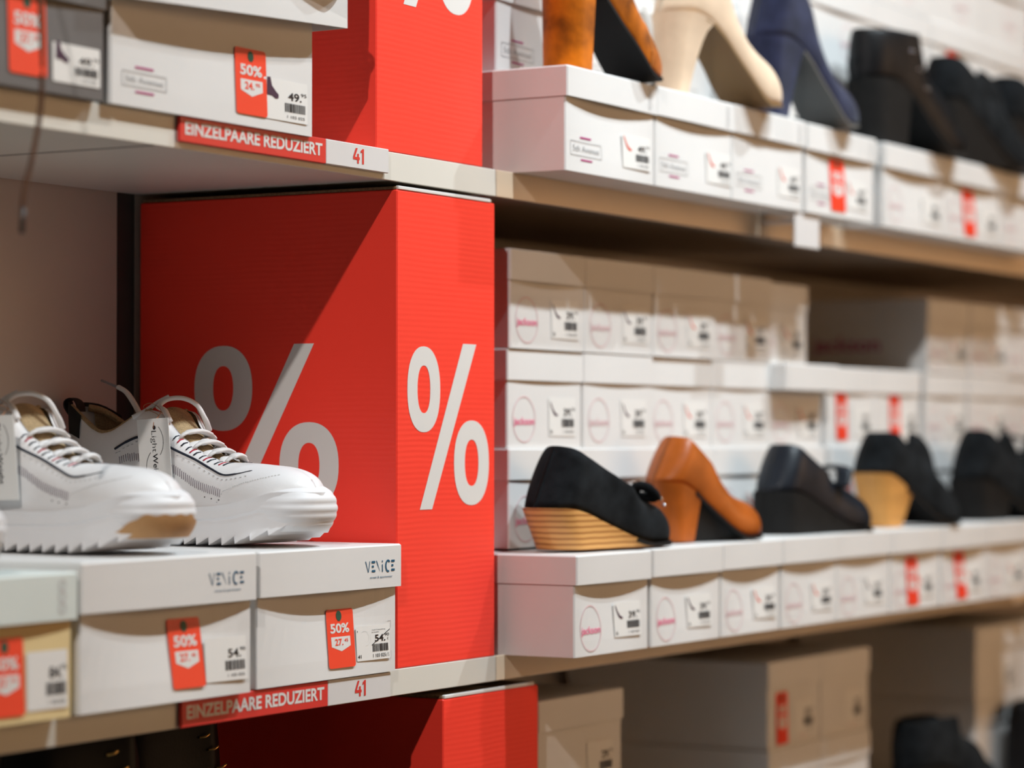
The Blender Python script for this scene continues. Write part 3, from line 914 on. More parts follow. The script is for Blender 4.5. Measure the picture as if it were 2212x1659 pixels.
def shoe_stations(L, W, hh, top, closed, lean=0.3, zpts=None, wpts=None, spring=0.004, heel_r=0.13, toe_r=0.17, gk=0.93, hug=0.62, trans=0.035, n=64, base=0.004):
    """top: the topline seen from the side as (s, z) points; closed: where the vamp closes over the foot"""
    zp = zpts or [(0, 1), (0.10, 0.98), (0.22, 0.86), (0.36, 0.62), (0.50, 0.36), (0.62, 0.13), (0.70, 0.03), (0.78, 0), (1, 0)]
    wp = wpts or [(0, 0.80), (0.15, 0.86), (0.35, 0.82), (0.5, 0.86), (0.66, 0.99), (0.75, 1.0), (0.86, 0.95), (1, 0.86)]
    zf = curve1(*zip(*zp)); wf = curve1(*zip(*wp)); tf = curve1(*zip(*top)); st = []
    for i in range(n + 1):
        u = 0.5 - 0.5 * math.cos(PI * i / n); x = u * L
        rh = math.sqrt(max(0, 1 - ((heel_r - u) / heel_r) ** 2)) if u < heel_r else 1
        rt = math.sqrt(max(0, 1 - ((u - 1 + toe_r) / toe_r) ** 2)) if u > 1 - toe_r else 1
        w = max(0.0004, W * wf(u) * rh * rt)
        zs = base + hh * zf(u) + spring * max(0, (u - 0.75) / 0.25) ** 2
        k = lean * max(0, 1 - u / 0.6)
        H = 0.03
        for _ in range(30): H = 0.5 * H + 0.5 * max(0.004, tf(x + k * H) - zs)
        H *= max(0.03, rt ** 0.75)
        sx = x + k * H
        hg = hug + (1 - hug) * min(1, max(0, (u - 0.04) / 0.40))
        g = gk * hg * w * min(1, max(0, (closed - sx) / trans))
        st.append((x, w, zs, H, g, k))
    return st


def place(px, py, pz, tx, ty):
    return (px, py, pz), math.atan2(ty - py, tx - px)


LT = ZL + 0.1012           # top of the front row lids, lower right
UT = ZU + 0.1042           # and of the upper row
G_SL = 'shoes on the lower right shelf'
G_SU = 'shoes on the upper right shelf'

# --- black wedge pump with striped wooden wedge and a studded bow
loc, rz = place(2.326, 1.333, LT, 2.538, 1.305)
t = thing('wedge_shoe', 'black suede wedge pump with striped wooden wedge and studded bow, beside the red carton', 'shoe', loc, rz, G_SL)
L1 = Loft(shoe_stations(0.214, 0.036, 0.038, [(-0.03, 0.098), (0.028, 0.1035), (0.040, 0.1015), (0.060, 0.0920), (0.155, 0.0510), (0.176, 0.0465), (0.198, 0.0425), (0.225, 0.036)], 0.160, 0.56, toe_r=0.15, spring=0.002))
L1.grid('upper', M_black_sued, t, lining=M_insole)
L1.block('wedge', M_wood, t, 0.001, 0.156, 0.024, 0.160, 0.93, 0.97)
L1.slab('outsole', M_sole_bk, t, 0.130, 0.209, 0.0038)
bw = MB()
for sy in (-1, 1):
    bw.tube(spline([(0.168, 0, 0.052), (0.163, sy * 0.010, 0.061), (0.166, sy * 0.022, 0.059), (0.174, sy * 0.024, 0.050), (0.175, sy * 0.010, 0.050), (0.172, 0, 0.051)], 5), 0.0064, 8, flat=0.8)
bw.sphere((0.171, 0, 0.054), 0.0068)
b_ = bw.build('bow', M_black_sued, t, True)
for q in [(0.168, -0.012, 0.0650), (0.174, -0.019, 0.0600), (0.180, -0.0215, 0.0540), (0.184, -0.0245, 0.0480), (0.186, -0.027, 0.0420), (0.177, 0.0, 0.0620), (0.164, -0.004, 0.0655), (0.175, 0.012, 0.0600)]:
    MB().sphere(q, 0.0020, 8, 5).build('stud', M_silver, b_, True)

# --- cognac pump
loc, rz = place(2.586, 1.337, LT, 2.742, 1.296)
t = thing('heeled_pump', 'cognac brown leather pump with block heel and black arch, second lower shelf shoe', 'shoe', loc, rz, G_SL)
L2 = Loft(shoe_stations(0.166, 0.033, 0.060, [(-0.03, 0.100), (0.026, 0.1130), (0.038, 0.1110), (0.050, 0.1020), (0.092, 0.0660), (0.118, 0.0490), (0.145, 0.0410), (0.18, 0.033)], 0.106, 0.62))
L2.grid('upper', M_brown_lea, t, lining=M_insole)
L2.block('heel', M_brown_lea, t, 0.001, 0.050, 0.012, 0.044, 0.80, 0.97)
L2.slab('outsole', M_sole_bk, t, 0.040, 0.161, 0.0035)
L2.block('sole_arch', M_sole_bk, t, 0.051, 0.118, 0.050, 0.126, 0.75, 0.80)

# --- blue black wedge shoe
loc, rz = place(2.863, 1.334, LT, 3.060, 1.300)
t = thing('wedge_shoe', 'blue black leather wedge slip-on with a side tab, third lower shelf shoe', 'shoe', loc, rz, G_SL)
L3 = Loft(shoe_stations(0.200, 0.0355, 0.046, [(-0.03, 0.092), (0.030, 0.1040), (0.040, 0.1020), (0.055, 0.0930), (0.105, 0.0660), (0.140, 0.0560), (0.175, 0.0430), (0.22, 0.034)], 0.125, 0.50, toe_r=0.15))
L3.grid('upper', M_dark_lea, t, lining=M_black_sued)
L3.block('wedge', M_rubk, t, -0.001, 0.191, -0.006, 0.195, 1.0, 1.0)
MB().tube(spline([(0.108, -0.034, 0.054), (0.119, -0.031, 0.070), (0.128, -0.020, 0.076), (0.130, 0.0, 0.077)], 6), 0.010, 8, flat=0.30).build('tab', M_dark_lea, t, True)

# --- black loafer with tan block heel
loc, rz = place(3.146, 1.334, LT, 3.334, 1.294)
t = thing('heeled_loafer', 'black suede loafer with tan wooden block heel and raised tongue', 'shoe', loc, rz, G_SL)
LF_TOP = [(-0.03, 0.105), (0.036, 0.1190), (0.048, 0.1170), (0.064, 0.1050), (0.100, 0.0830), (0.120, 0.0860), (0.150, 0.0640), (0.180, 0.0440), (0.22, 0.034)]
L4 = Loft(shoe_stations(0.196, 0.0355, 0.064, LF_TOP, 0.112, 0.55, trans=0.02))
L4.grid('upper', M_black_sued, t, lining=M_black_sued)
L4.block('heel', M_heel_tan, t, 0.003, 0.074, 0.020, 0.058, 0.75, 0.92, ease=0.8)
L4.slab('outsole', M_sole_bk, t, 0.060, 0.190, 0.0035)
MB().tube(spline([(0.140, 0, 0.060), (0.132, 0, 0.080), (0.118, 0, 0.090), (0.102, 0, 0.093)], 6), 0.026, 10, flat=0.16, up=(0, 1, 0)).build('tongue', M_black_sued, t, True)


# --- two more black shoes at the right edge
def tie_shoe(label, px, tx, hh=0.052):
    loc, rz = place(px, 1.334, LT, tx, 1.294)
    t = thing('lace_up_shoe', label, 'shoe', loc, rz, G_SL)
    Lq = Loft(shoe_stations(0.215, 0.0365, hh, [(-0.03, 0.105), (0.034, 0.1230), (0.046, 0.1210), (0.062, 0.1100), (0.105, 0.0850), (0.125, 0.0880), (0.155, 0.0620), (0.180, 0.0440), (0.22, 0.034)], 0.112, 0.50, trans=0.02))
    Lq.grid('upper', M_black_sued, t, lining=M_black_sued)
    Lq.block('heel', M_rubk, t, 0.002, 0.085, 0.010, 0.078, 0.95, 0.97)
    Lq.slab('outsole', M_sole_bk, t, 0.060, 0.208, 0.0045)
    MB().tube(spline([(0.148, 0, 0.060), (0.134, 0, 0.080), (0.116, 0, 0.098), (0.104, 0, 0.106)], 6), 0.024, 10, flat=0.14, up=(0, 1, 0)).build('tongue', M_black_sued, t, True)
    lc = MB()
    for k in range(2):
        for sy in (-1, 1):
            lc.tube(spline([(0.120, 0, 0.094), (0.112, sy * 0.016, 0.114 - 0.004 * k), (0.120 + 0.004 * k, sy * 0.030, 0.106), (0.124, sy * 0.022, 0.092), (0.120, 0, 0.093)], 6), 0.0017, 6)
    lc.build('laces', M_black_sued, t, True)


tie_shoe('black lace-up heeled shoe with a loose bow, right of the tan heel', 3.480, 3.690)
tie_shoe('black heeled shoe cut by the right edge of the lower shelf', 3.740, 3.950)

# --- upper shelf shoes (seen slightly from below)
HZ = [(0, 1), (0.18, 1.0), (0.27, 0.93), (0.38, 0.76), (0.55, 0.46), (0.69, 0.20), (0.78, 0.05), (0.86, 0), (1, 0)]
loc, rz = place(2.364, 1.334, UT, 2.514, 1.300)
t = thing('ankle_shoe', 'rust orange suede ankle shoe with a thick block heel, beside the upper red carton', 'shoe', loc, rz, G_SU)
LO = Loft(shoe_stations(0.158, 0.032, 0.092, [(-0.03, 0.165), (0.03, 0.172), (0.055, 0.168), (0.085, 0.126), (0.108, 0.084), (0.126, 0.062), (0.142, 0.048), (0.17, 0.036)], 0.098, 0.10, zpts=HZ, toe_r=0.20))
LO.grid('upper', M_orange_su, t, lining=M_insole)
LO.block('heel', M_orange_su, t, 0.000, 0.038, 0.002, 0.033, 0.92, 0.99)
LO.slab('outsole', M_sole_bk, t, 0.036, 0.154, 0.004, grow=0.0005)
sm = MB(); sm.tube([LO.at(0.120, a, 0.0004) for a in np.linspace(-0.98, 0.98, 40) if abs(a) > 0.2], 0.0007, 5)
sm.build('seam', mat('pale_rust_thread', (0.55, 0.20, 0.04), 0.8), t)

loc, rz = place(2.603, 1.336, UT, 2.786, 1.286)
t = thing('heeled_pump', 'pale beige suede pump with a tapered block heel, second upper shelf shoe', 'shoe', loc, rz, G_SU)
PUMP_TOP = [(-0.03, 0.150), (0.034, 0.162), (0.046, 0.160), (0.058, 0.150), (0.108, 0.092), (0.128, 0.074), (0.154, 0.058), (0.180, 0.046), (0.20, 0.040)]
HP = [(0, 1), (0.14, 1.0), (0.28, 0.94), (0.40, 0.78), (0.52, 0.52), (0.66, 0.20), (0.74, 0.05), (0.80, 0), (1, 0)]
LB = Loft(shoe_stations(0.190, 0.0335, 0.088, PUMP_TOP, 0.120, 0.42, zpts=HP, toe_r=0.17))
LB.grid('upper', M_beige_su, t, lining=M_insole)
LB.block('heel', M_beige_su, t, 0.001, 0.060, 0.006, 0.026, 0.62, 0.97, ease=0.6)
LB.slab('outsole', M_sole_tan, t, 0.046, 0.185, 0.0035, grow=0.0)

loc, rz = place(2.836, 1.336, UT, 3.014, 1.292)
t = thing('heeled_pump', 'navy blue suede pump with a block heel, right of the beige pump', 'shoe', loc, rz, G_SU)
LN = Loft(shoe_stations(0.184, 0.0335, 0.092, [(-0.03, 0.165), (0.034, 0.185), (0.048, 0.182), (0.060, 0.165), (0.108, 0.088), (0.128, 0.066), (0.148, 0.054), (0.170, 0.044), (0.19, 0.038)], 0.115, 0.35, zpts=HP, toe_r=0.17))
LN.grid('upper', M_navy_su, t, lining=M_insole)
LN.block('heel', M_navy_su, t, 0.001, 0.064, 0.010, 0.040, 0.75, 0.97, ease=0.7)
LN.slab('outsole', M_sole_grey, t, 0.046, 0.178, 0.0035, grow=0.0)


def ankle_boot(name, label, px, py, pz, tx, ty, L, W, hh, shaft, m, group, heel_m=None, rivets=0, open_s=0.112, top_m=None):
    """boot with a shaft reaching z = shaft above the ground"""
    loc, rz = place(px, py, pz, tx, ty)
    t = thing(name, label, 'boot', loc, rz, group)
    vz = 0.058 + 0.25 * hh
    top = [(-0.02, shaft), (0.0, shaft), (0.05, shaft + 0.002), (open_s, shaft), (open_s + 0.010, shaft - 0.30 * (shaft - vz)), (open_s + 0.030, vz + 0.28 * (shaft - vz)), (open_s + 0.062, vz), (0.80 * L, 0.047), (L + 0.01, 0.036)]
    B = Loft(shoe_stations(L, W, hh, top, open_s + 0.012, 0.03, trans=0.022, zpts=[(0, 1), (0.2, 0.98), (0.34, 0.86), (0.46, 0.6), (0.58, 0.3), (0.70, 0.06), (0.78, 0), (1, 0)]))
    B.grid('upper', m, t, lining=M_black_sued, nx=64)
    B.block('heel', heel_m or M_rubk, t, 0.000, 0.36 * L, 0.004, 0.32 * L, 0.94, 0.98)
    B.slab('outsole', heel_m or M_sole_bk, t, 0.2 * L, 0.97 * L, 0.004)
    for k in range(rivets):
        p = B.find((0.34 + 0.035 * k) * L, shaft - 0.022 - 0.011 * k + (0.010 if k % 2 else 0), -1, 0.0008)
        MB().sphere(p, 0.0017, 8, 5).build('rivet', M_silver, t, True)
    return t, B


t, B = ankle_boot('ankle_boot', 'shiny black leather ankle boot with rivets on the upper shelf, past the navy pump', 3.142, 1.338, UT, 3.365, 1.294, 0.232, 0.0350, 0.080, 0.145, M_black_lea, G_SU, rivets=6)
MB().tube(spline([(-0.001, 0, 0.080), (-0.014, 0, 0.092), (-0.013, 0, 0.104), (-0.001, 0, 0.106)], 6), 0.0050, 8, flat=0.3, up=(0, 1, 0)).build('pull_loop', M_black_sued, t, True)
for lb, a, b in (('matt black heeled shoe right of the riveted ankle boot, upper shelf', 3.386, 3.624), ('matt black heeled shoe at the upper right edge', 3.622, 3.860)):
    loc, rz = place(a, 1.338, UT, b, 1.292)
    t = thing('heeled_shoe', lb, 'shoe', loc, rz, G_SU)
    Lq = Loft(shoe_stations(0.240, 0.0365, 0.080, [(-0.03, 0.128), (0.026, 0.142), (0.040, 0.140), (0.090, 0.112), (0.122, 0.100), (0.150, 0.094), (0.185, 0.062), (0.210, 0.046), (0.25, 0.036)], 0.118, 0.30, trans=0.02))
    Lq.grid('upper', M_black_sued, t, lining=M_black_sued)
    Lq.block('heel', M_rubk, t, 0.001, 0.10, 0.006, 0.088, 0.95, 0.97)
    Lq.slab('outsole', M_sole_bk, t, 0.06, 0.232, 0.004)
    Lq.block('platform', M_rubk, t, 0.10, 0.18, 0.09, 0.19, 0.95, 0.95)
    MB().tube(spline([(0.172, 0, 0.074), (0.158, 0, 0.096), (0.138, 0, 0.108), (0.120, 0, 0.110)], 6), 0.024, 10, flat=0.14, up=(0, 1, 0)).build('tongue', M_black_sued, t, True)

# --- boots of the bottom shelf and upper left
G_DB = 'dark boots on the bottom left shelf'
for lb, x0, y0, x1, y1 in (('black boot with gold lace hooks under the lower left shelf', 1.690, 1.47, 1.930, 1.40), ('second black boot with gold hooks, beside the lower red carton', 1.925, 1.56, 2.165, 1.50)):
    t, B = ankle_boot('lace_boot', lb, x0, y0, ZD + 0.1112, x1, y1, 0.25, 0.042, 0.030, 0.325, M_black_lea, G_DB, open_s=0.125)
    for k in range(4):
        p = B.find(0.085 + 0.010 * k, 0.312 - 0.014 * k, -1, 0.001)
        MB().tube(spline([p, p + Vector((0.004, -0.004, 0.001)), p + Vector((0.009, -0.003, 0.003))], 4), 0.0011, 6).build('lace_hook', M_gold, t, True)
G_DR = 'dark boots at the bottom right'
ankle_boot('ankle_boot', 'black ankle boot standing low at the bottom right corner', 3.325, 1.355, ZD + 0.2085, 3.555, 1.325, 0.236, 0.036, 0.04, 0.105, M_black_sued, G_DR)
ankle_boot('ankle_boot', 'black boot cut by the bottom right corner of the photo', 3.700, 1.333, ZD + 0.1045, 3.93, 1.325, 0.24, 0.036, 0.05, 0.20, M_black_lea, G_DR, rivets=2)

# brown boot above the grey box: only its hanging lace reaches into the picture
t, B = ankle_boot('lace_boot', 'brown boot above the frame whose long lace hangs past the upper left shelf', 1.412, 1.43, ZU + 0.1056, 1.640, 1.38, 0.235, 0.040, 0.03, 0.16, M_brownboot, 'boots on the upper left boxes')
inv = (Matrix.Translation(t.location) @ Matrix.Rotation(t.rotation_euler.z, 4, 'Z')).inverted()
path = [(1.545, 1.366, 1.765), (1.541, 1.328, 1.735), (1.535, 1.298, 1.665), (1.532, 1.289, 1.600), (1.531, 1.288, 1.545), (1.522, 1.288, 1.505), (1.513, 1.288, 1.478), (1.5115, 1.288, 1.466)]
lc = MB().tube([inv @ p for p in spline(path, 8)], 0.0023, 8, flat=0.6).build('lace', M_brownlace, t, True)
MB().tube([inv @ Vector((1.5115, 1.288, 1.467)), inv @ Vector((1.5105, 1.288, 1.448))], 0.0020, 8).build('aglet', mat('brown_aglet', (0.04, 0.03, 0.026), 0.4), lc, True)

# glitter boot on the loose lid, heel end just in frame, unseen shaft made tall to shade the carton
t, B = ankle_boot('glitter_boot', 'silver glitter boot with gold beaded sole, only its heel end in frame at the top', 1.980, 1.338, ZU + 0.1235, 1.755, 1.368, 0.235, 0.040, 0.012, 0.25, M_glitter, 'boots on the upper left boxes', heel_m=M_rubberw)
bd = MB()
for i in range(60):
    x = 0.0004 + 0.150 * ((i // 2) / 29.0) ** 1.6
    bd.sphere((x - 0.001, (-1 if i % 2 else 1) * (B.w(x) * 0.99 + 0.001), B.zs(x) + 0.002), 0.0022, 7, 5)
bd.build('gold_trim', M_gold, t, True)


# ------------------------------------------------------------------ white chunky sneakers
def sneaker(label, hx, hy, hz, tx, ty, tan=False, detail=True, hang=True):
    loc, rz = place(hx, hy, hz, tx, ty)
    t = thing('sneaker', label, 'shoe', loc, rz, 'white chunky sneakers')
    t.scale = (0.955, 1.0, 1.0)
    #            x      w      zs     H      g     lean
    prof = [(-0.004, 0.002, 0.034, 0.124, 0.002), (-0.0025, 0.011, 0.034, 0.124, 0.009), (0.003, 0.021, 0.034, 0.123, 0.018), (0.012, 0.028, 0.033, 0.118, 0.024), (0.022, 0.0315, 0.032, 0.1105, 0.027),
            (0.034, 0.034, 0.032, 0.1025, 0.029), (0.044, 0.035, 0.031, 0.0990, 0.030), (0.056, 0.0355, 0.030, 0.1003, 0.030), (0.072, 0.0358, 0.029, 0.1075, 0.0295), (0.090, 0.0362, 0.028, 0.1165, 0.0285),
            (0.106, 0.0366, 0.028, 0.1195, 0.0265), (0.117, 0.0372, 0.027, 0.1150, 0.0235), (0.126, 0.0378, 0.027, 0.1030, 0.0210), (0.140, 0.0388, 0.027, 0.0920, 0.0190), (0.155, 0.0402, 0.027, 0.0830, 0.0172),
            (0.170, 0.0418, 0.027, 0.0765, 0.0148), (0.185, 0.0435, 0.028, 0.0728, 0.0105), (0.197, 0.0446, 0.029, 0.0722, 0.0040), (0.206, 0.0452, 0.030, 0.0720, 0), (0.228, 0.0458, 0.033, 0.0705, 0), (0.248, 0.0432, 0.036, 0.0690, 0),
            (0.264, 0.0365, 0.039, 0.0660, 0), (0.275, 0.0270, 0.041, 0.0615, 0), (0.283, 0.0165, 0.042, 0.0550, 0), (0.288, 0.0080, 0.042, 0.0475, 0), (0.2905, 0.0010, 0.041, 0.0430, 0)]
    st = [(x, w_, z0, z1 - z0, g_, -0.10 * max(0, 1 - x / 0.03) if x < 0.03 else 0) for x, w_, z0, z1, g_ in prof]
    cf = curve1([0, 0.1, 0.2, 0.29], [0, 0.003, 0.001, -0.006])
    U = Loft(st, cf)
    U.tuck = 0.03
    U.grid('upper', M_leatherw, t, nx=70, na=48, th=0.0032, lining=M_lining)
    # chunky midsole with a sawtooth tread
    zb = curve1([-0.009, 0.004, 0.03, 0.15, 0.215, 0.240, 0.260, 0.276, 0.287, 0.2935], [0.010, 0.003, 0.0, 0.0, 0.0005, 0.0035, 0.0085, 0.0145, 0.0215, 0.031])
    zt = curve1([-0.009, 0.02, 0.08, 0.13, 0.18, 0.216, 0.245, 0.27, 0.2935], [0.048, 0.044, 0.036, 0.033, 0.0335, 0.0365, 0.042, 0.0475, 0.047])
    ww = curve1([-0.009, -0.006, 0.002, 0.02, 0.06, 0.11, 0.16, 0.20, 0.228, 0.248, 0.266, 0.279, 0.289, 0.2935], [0.003, 0.018, 0.030, 0.038, 0.040, 0.0415, 0.045, 0.0482, 0.0490, 0.0460, 0.0385, 0.0275, 0.0135, 0.002])
    xs_ = list(np.linspace(-0.009, 0.0, 6))
    a = 0.0; P = 0.0165
    while a < 0.268:
        xs_ += [a + 0.0003, a + P * 0.35, a + P * 0.7, a + P - 0.0003]; a += P
    xs_ += list(np.linspace(a + 0.001, 0.2935, 10))
    nv = 16
    def bump(v):
        b = 0.08 * (1 - v) ** 2 - 0.02 * math.sin(PI * v) - 0.035 * v ** 4
        for c_ in (0.62, 0.78, 0.90): b += -0.030 * math.exp(-((v - c_) / 0.03) ** 2)
        return b
    v = []; f = []
    ring_n = 2 * (nv + 1)
    for x in xs_:
        tooth = 0.0
        if 0.0 <= x < a: tooth = 0.0070 * ((x % P) / P) * (1 if x > 0.012 else 0.3)
        if x >= a - 0.04 and x < 0.285: tooth *= 0.7
        b, tp, w_ = zb(x), zt(x), ww(x)
        tz = lambda q: b + (tp - b) * q + tooth * max(0.0, 1 - q / 0.22)
        for j in range(nv + 1):
            q = j / nv; v.append((x, cf(x) - w_ * (1 + bump(q)), tz(q)))
        for j in range(nv, -1, -1):
            q = j / nv; v.append((x, cf(x) + w_ * (1 + bump(q)), tz(q)))
    for i in range(len(xs_) - 1):
        for k in range(ring_n): f.append((i * ring_n + k, i * ring_n + (k + 1) % ring_n, (i + 1) * ring_n + (k + 1) % ring_n, (i + 1) * ring_n + k))
    f += [tuple(range(ring_n))[::-1], tuple((len(xs_) - 1) * ring_n + k for k in range(ring_n))]
    ms = mesh('midsole', v, f, M_rubberw, t)
    me = ms.data
    me.polygons.foreach_set('use_smooth', [True] * len(me.polygons))
    try: me.set_sharp_from_angle(angle=math.radians(32))
    except Exception: pass
    # ribbed toe bumper, its back edges tucked into the sole and upper
    v = []; f = []; nr, nt = 30, 36
    av = curve1([0, 0.15, 0.4, 0.62, 0.8, 1.0], [0.0345, 0.0405, 0.0445, 0.0435, 0.0350, 0.0170]); bv = curve1([0, 0.4, 0.7, 1.0], [0.0405, 0.0445, 0.0390, 0.0170])
    for i in range(nr + 1):
        q = i / nr; z = 0.0130 + 0.0470 * q; rb = 0.0011 * abs(math.sin(PI * 6 * q))
        for j in range(nt + 1):
            th = -PI / 2 + PI * j / nt
            v.append((0.244 + (av(q) + 0.0070 + rb) * math.cos(th) ** 0.8 if abs(th) < PI / 2 - 1e-6 else 0.244, cf(0.262) + (bv(q) + rb * 0.6) * math.sin(th) * (1 - 0.05 * abs(math.sin(th)) ** 6), z))
    for i in range(nr):
        for j in range(nt): f.append((i * (nt + 1) + j, i * (nt + 1) + j + 1, (i + 1) * (nt + 1) + j + 1, (i + 1) * (nt + 1) + j))
    cap0 = len(v); v.append((0.252, cf(0.262), 0.0590))
    for j in range(nt): f.append((nr * (nt + 1) + j, nr * (nt + 1) + j + 1, cap0))
    mesh('toe_bumper', v, f, M_rubberw, t, True)
    if tan:  # warm reflection at the toe, painted as a tan patch
        v = []; f = []; n1 = 40
        for i in range(n1 + 1):
            th = math.radians(-84 + 130 * i / n1)
            z1 = 0.0135 + min(0.0180, 0.0016 * i) + 0.0008 * math.sin(i * 1.1); z1 -= 0.010 * max(0, (i - 30) / 10)
            for j in range(6):
                z = 0.0128 + (z1 - 0.0128) * j / 5; q = min(max((z - 0.013) / 0.047, 0), 1); k = 1.012
                v.append((0.244 + (av(q) + 0.0088) * k * math.cos(th) ** 0.8, cf(0.262) + (bv(q) + 0.0018) * k * math.sin(th), z))
        for i in range(n1):
            for j in range(5): f.append((i * 6 + j, (i + 1) * 6 + j, (i + 1) * 6 + j + 1, i * 6 + j + 1))
        tag(mesh('toe_reflection', v, f, M_tan, t, True), 'tan reflection painted on the sole at the toe', None)
    # heel patch, pull tab
    v = []; f = []; xsp = [-0.0038, -0.0030, -0.0015, 0.001, 0.004, 0.009, 0.015, 0.021]
    for sd in (-1, 1):
        base = len(v)
        for x in xsp:
            for j in range(9):
                q = 0.58 + 0.42 * j / 8 + (1 - j / 8) * 0.012 * xsp.index(x); p = U.at(x, sd * q, 0.0010)
                v.append(p + Vector((-0.0006, 0, 0.004 * (j == 8))))
        for i in range(len(xsp) - 1):
            for j in range(8): f.append((base + i * 9 + j, base + (i + 1) * 9 + j, base + (i + 1) * 9 + j + 1, base + i * 9 + j + 1))
    mesh('heel_patch', v, f, mat('black_patch', (0.012, 0.012, 0.012), 0.8), t, True)
    pt = [(-0.0105, 0, 0.106), (-0.0150, 0, 0.112), (-0.0210, 0, 0.118), (-0.0255, 0, 0.124), (-0.0245, 0, 0.1295), (-0.0185, 0, 0.1315), (-0.0120, 0, 0.1290), (-0.0085, 0, 0.1240), (-0.0080, 0, 0.119)]
    lp = MB().tube(spline(pt, 6), 0.0062, 8, flat=0.13, up=(1, 0, 1)).build('pull_tab', mat('black_webbing', (0.02, 0.018, 0.018), 0.8), t, True)
    # collar padding roll (beige mesh inside)
    for sd in (-1, 1):
        pts = [U.at(x, sd * 0.995, -0.003) + Vector((0, 0, -0.001)) for x in (0.000, 0.006, 0.014, 0.026, 0.040, 0.056, 0.072, 0.088, 0.102)]
        MB().tube(spline(pts, 6), 0.0034, 8).build('collar_lining', M_lining, t, True)
    # tongue
    v = []; f = []; tg = [(0.106, 0.1235, 0.021), (0.111, 0.1230, 0.022), (0.122, 0.1090, 0.0205), (0.135, 0.0965, 0.0190), (0.150, 0.0870, 0.0170), (0.168, 0.0785, 0.0145), (0.185, 0.0735, 0.0110), (0.200, 0.0715, 0.0060)]
    for (x, z, w_) in tg:
        for j in range(9):
            u_ = -1 + 2 * j / 8; v.append((x, cf(x) + u_ * w_, z - 0.006 * u_ * u_))
    for i in range(len(tg) - 1):
        for j in range(8): f.append((i * 9 + j, (i + 1) * 9 + j, (i + 1) * 9 + j + 1, i * 9 + j + 1))
    o = mesh('tongue', v, f, M_lining, t, True)
    sm = o.modifiers.new('thick', 'SOLIDIFY'); sm.thickness = 0.005; o.modifiers.new('round', 'SUBSURF').levels = 1; o.modifiers['round'].render_levels = 2
    # eyestay overlay edges, dark line, zig-zag stitching, dots
    for sd in (-1, 1):
        ln = [(0.066, 0.0850), (0.080, 0.0910), (0.096, 0.0950), (0.112, 0.0935), (0.139, 0.0835), (0.160, 0.0755), (0.180, 0.0675), (0.198, 0.0620), (0.214, 0.0628), (0.228, 0.0660)]
        pts = [U.find(x, z, sd, 0.0006) for x, z in ln]
        rr = [0.0010, 0.0012, 0.0012, 0.0011, 0.0011, 0.0011, 0.0010, 0.0009, 0.0006, 0.0003]
        sp = spline(pts, 6); rs = [rr[min(int(i / 6), 9)] for i in range(len(sp))]
        MB().tube(sp, rs, 6).build('piping', M_navy_th, t, True)
        if detail or sd < 0:
            q = MB()
            for i in range(len(sp) - 1):       # dashed stitching just below the piping
                if i % 2 == 0:
                    d0 = U.find(sp[i].x + 0.001, sp[i].z - 0.0040, sd, 0.0004); d1 = U.find(sp[i].x + 0.0032, sp[i].z - 0.0040 + (sp[i + 1].z - sp[i].z) * 0.6, sd, 0.0004)
                    q.tube([d0, d1], 0.00035, 4)
            q.build('stitching', M_stitch, t)
            q = MB(); z1 = curve1([0.072, 0.084, 0.098, 0.120, 0.140, 0.170, 0.203], [0.0755, 0.0785, 0.0785, 0.0735, 0.0675, 0.0545, 0.0470]); k = 0
            x = 0.072
            while x < 0.203:
                a0, b0 = U.find(x, z1(x) + 0.0022, sd, 0.0005), U.find(x + 0.0012, z1(x) - 0.0048, sd, 0.0005)
                q.tube([a0, (a0 + b0) / 2 + Vector((0, sd * 0.0002, 0)), b0], 0.00026, 4); x += 0.0026
            q.build('zigzag_stitching', mat('mauve_thread', (0.10, 0.06, 0.09), 0.7), t)
            q = MB()
            for x, z in ((0.184, 0.0425), (0.193, 0.0410), (0.203, 0.0400)): q.sphere(U.find(x, z, sd, 0.0), 0.0007, 6, 4)
            q.build('vent_holes', M_ink, t)
            q = MB()
            for (x0_, z0_, x1_, z1_) in ((0.200, 0.0375, 0.206, 0.0475), (0.206, 0.0475, 0.226, 0.0545), (0.226, 0.0545, 0.262, 0.0625)):
                n_ = int((x1_ - x0_) / 0.0026) + 2
                for i in range(n_):
                    xx = x0_ + (x1_ - x0_) * i / n_; zz = z0_ + (z1_ - z0_) * i / n_
                    p0 = U.find(xx, zz, sd, 0.0004); p1 = U.find(xx + 0.0014, zz + 0.0004, sd, 0.0004); q.tube([p0, p1], 0.00035, 4)
            q.build('toe_stitching', mat('pale_stitch', (0.60, 0.595, 0.59), 0.7), t)
    # webbing lace loops with navy / red / navy stripes
    eyes = [0.119, 0.134, 0.149, 0.165, 0.182]
    for e in eyes[1:]:
        for sd in (-1, 1):
            b = MB(); dx = 0.0026
            for k, (xx, wd_) in enumerate(((-0.0046, 0.0009), (0.0, 0.0010), (0.0046, 0.0011))):
                lo_ = []
                for q in (0.84, 0.92, 1.0):
                    p = U.at(e + xx + 0.004 * q, sd * q, 0.0011); lo_.append(p)
                b.k = 1 if k == 1 else 0
                b.tube(lo_, wd_, 6, flat=0.5)
            b.build('lace_loop', None, t, True, mats=[M_navy_th, M_red_th])
    # laces: flat bands over the tongue
    lc = MB()
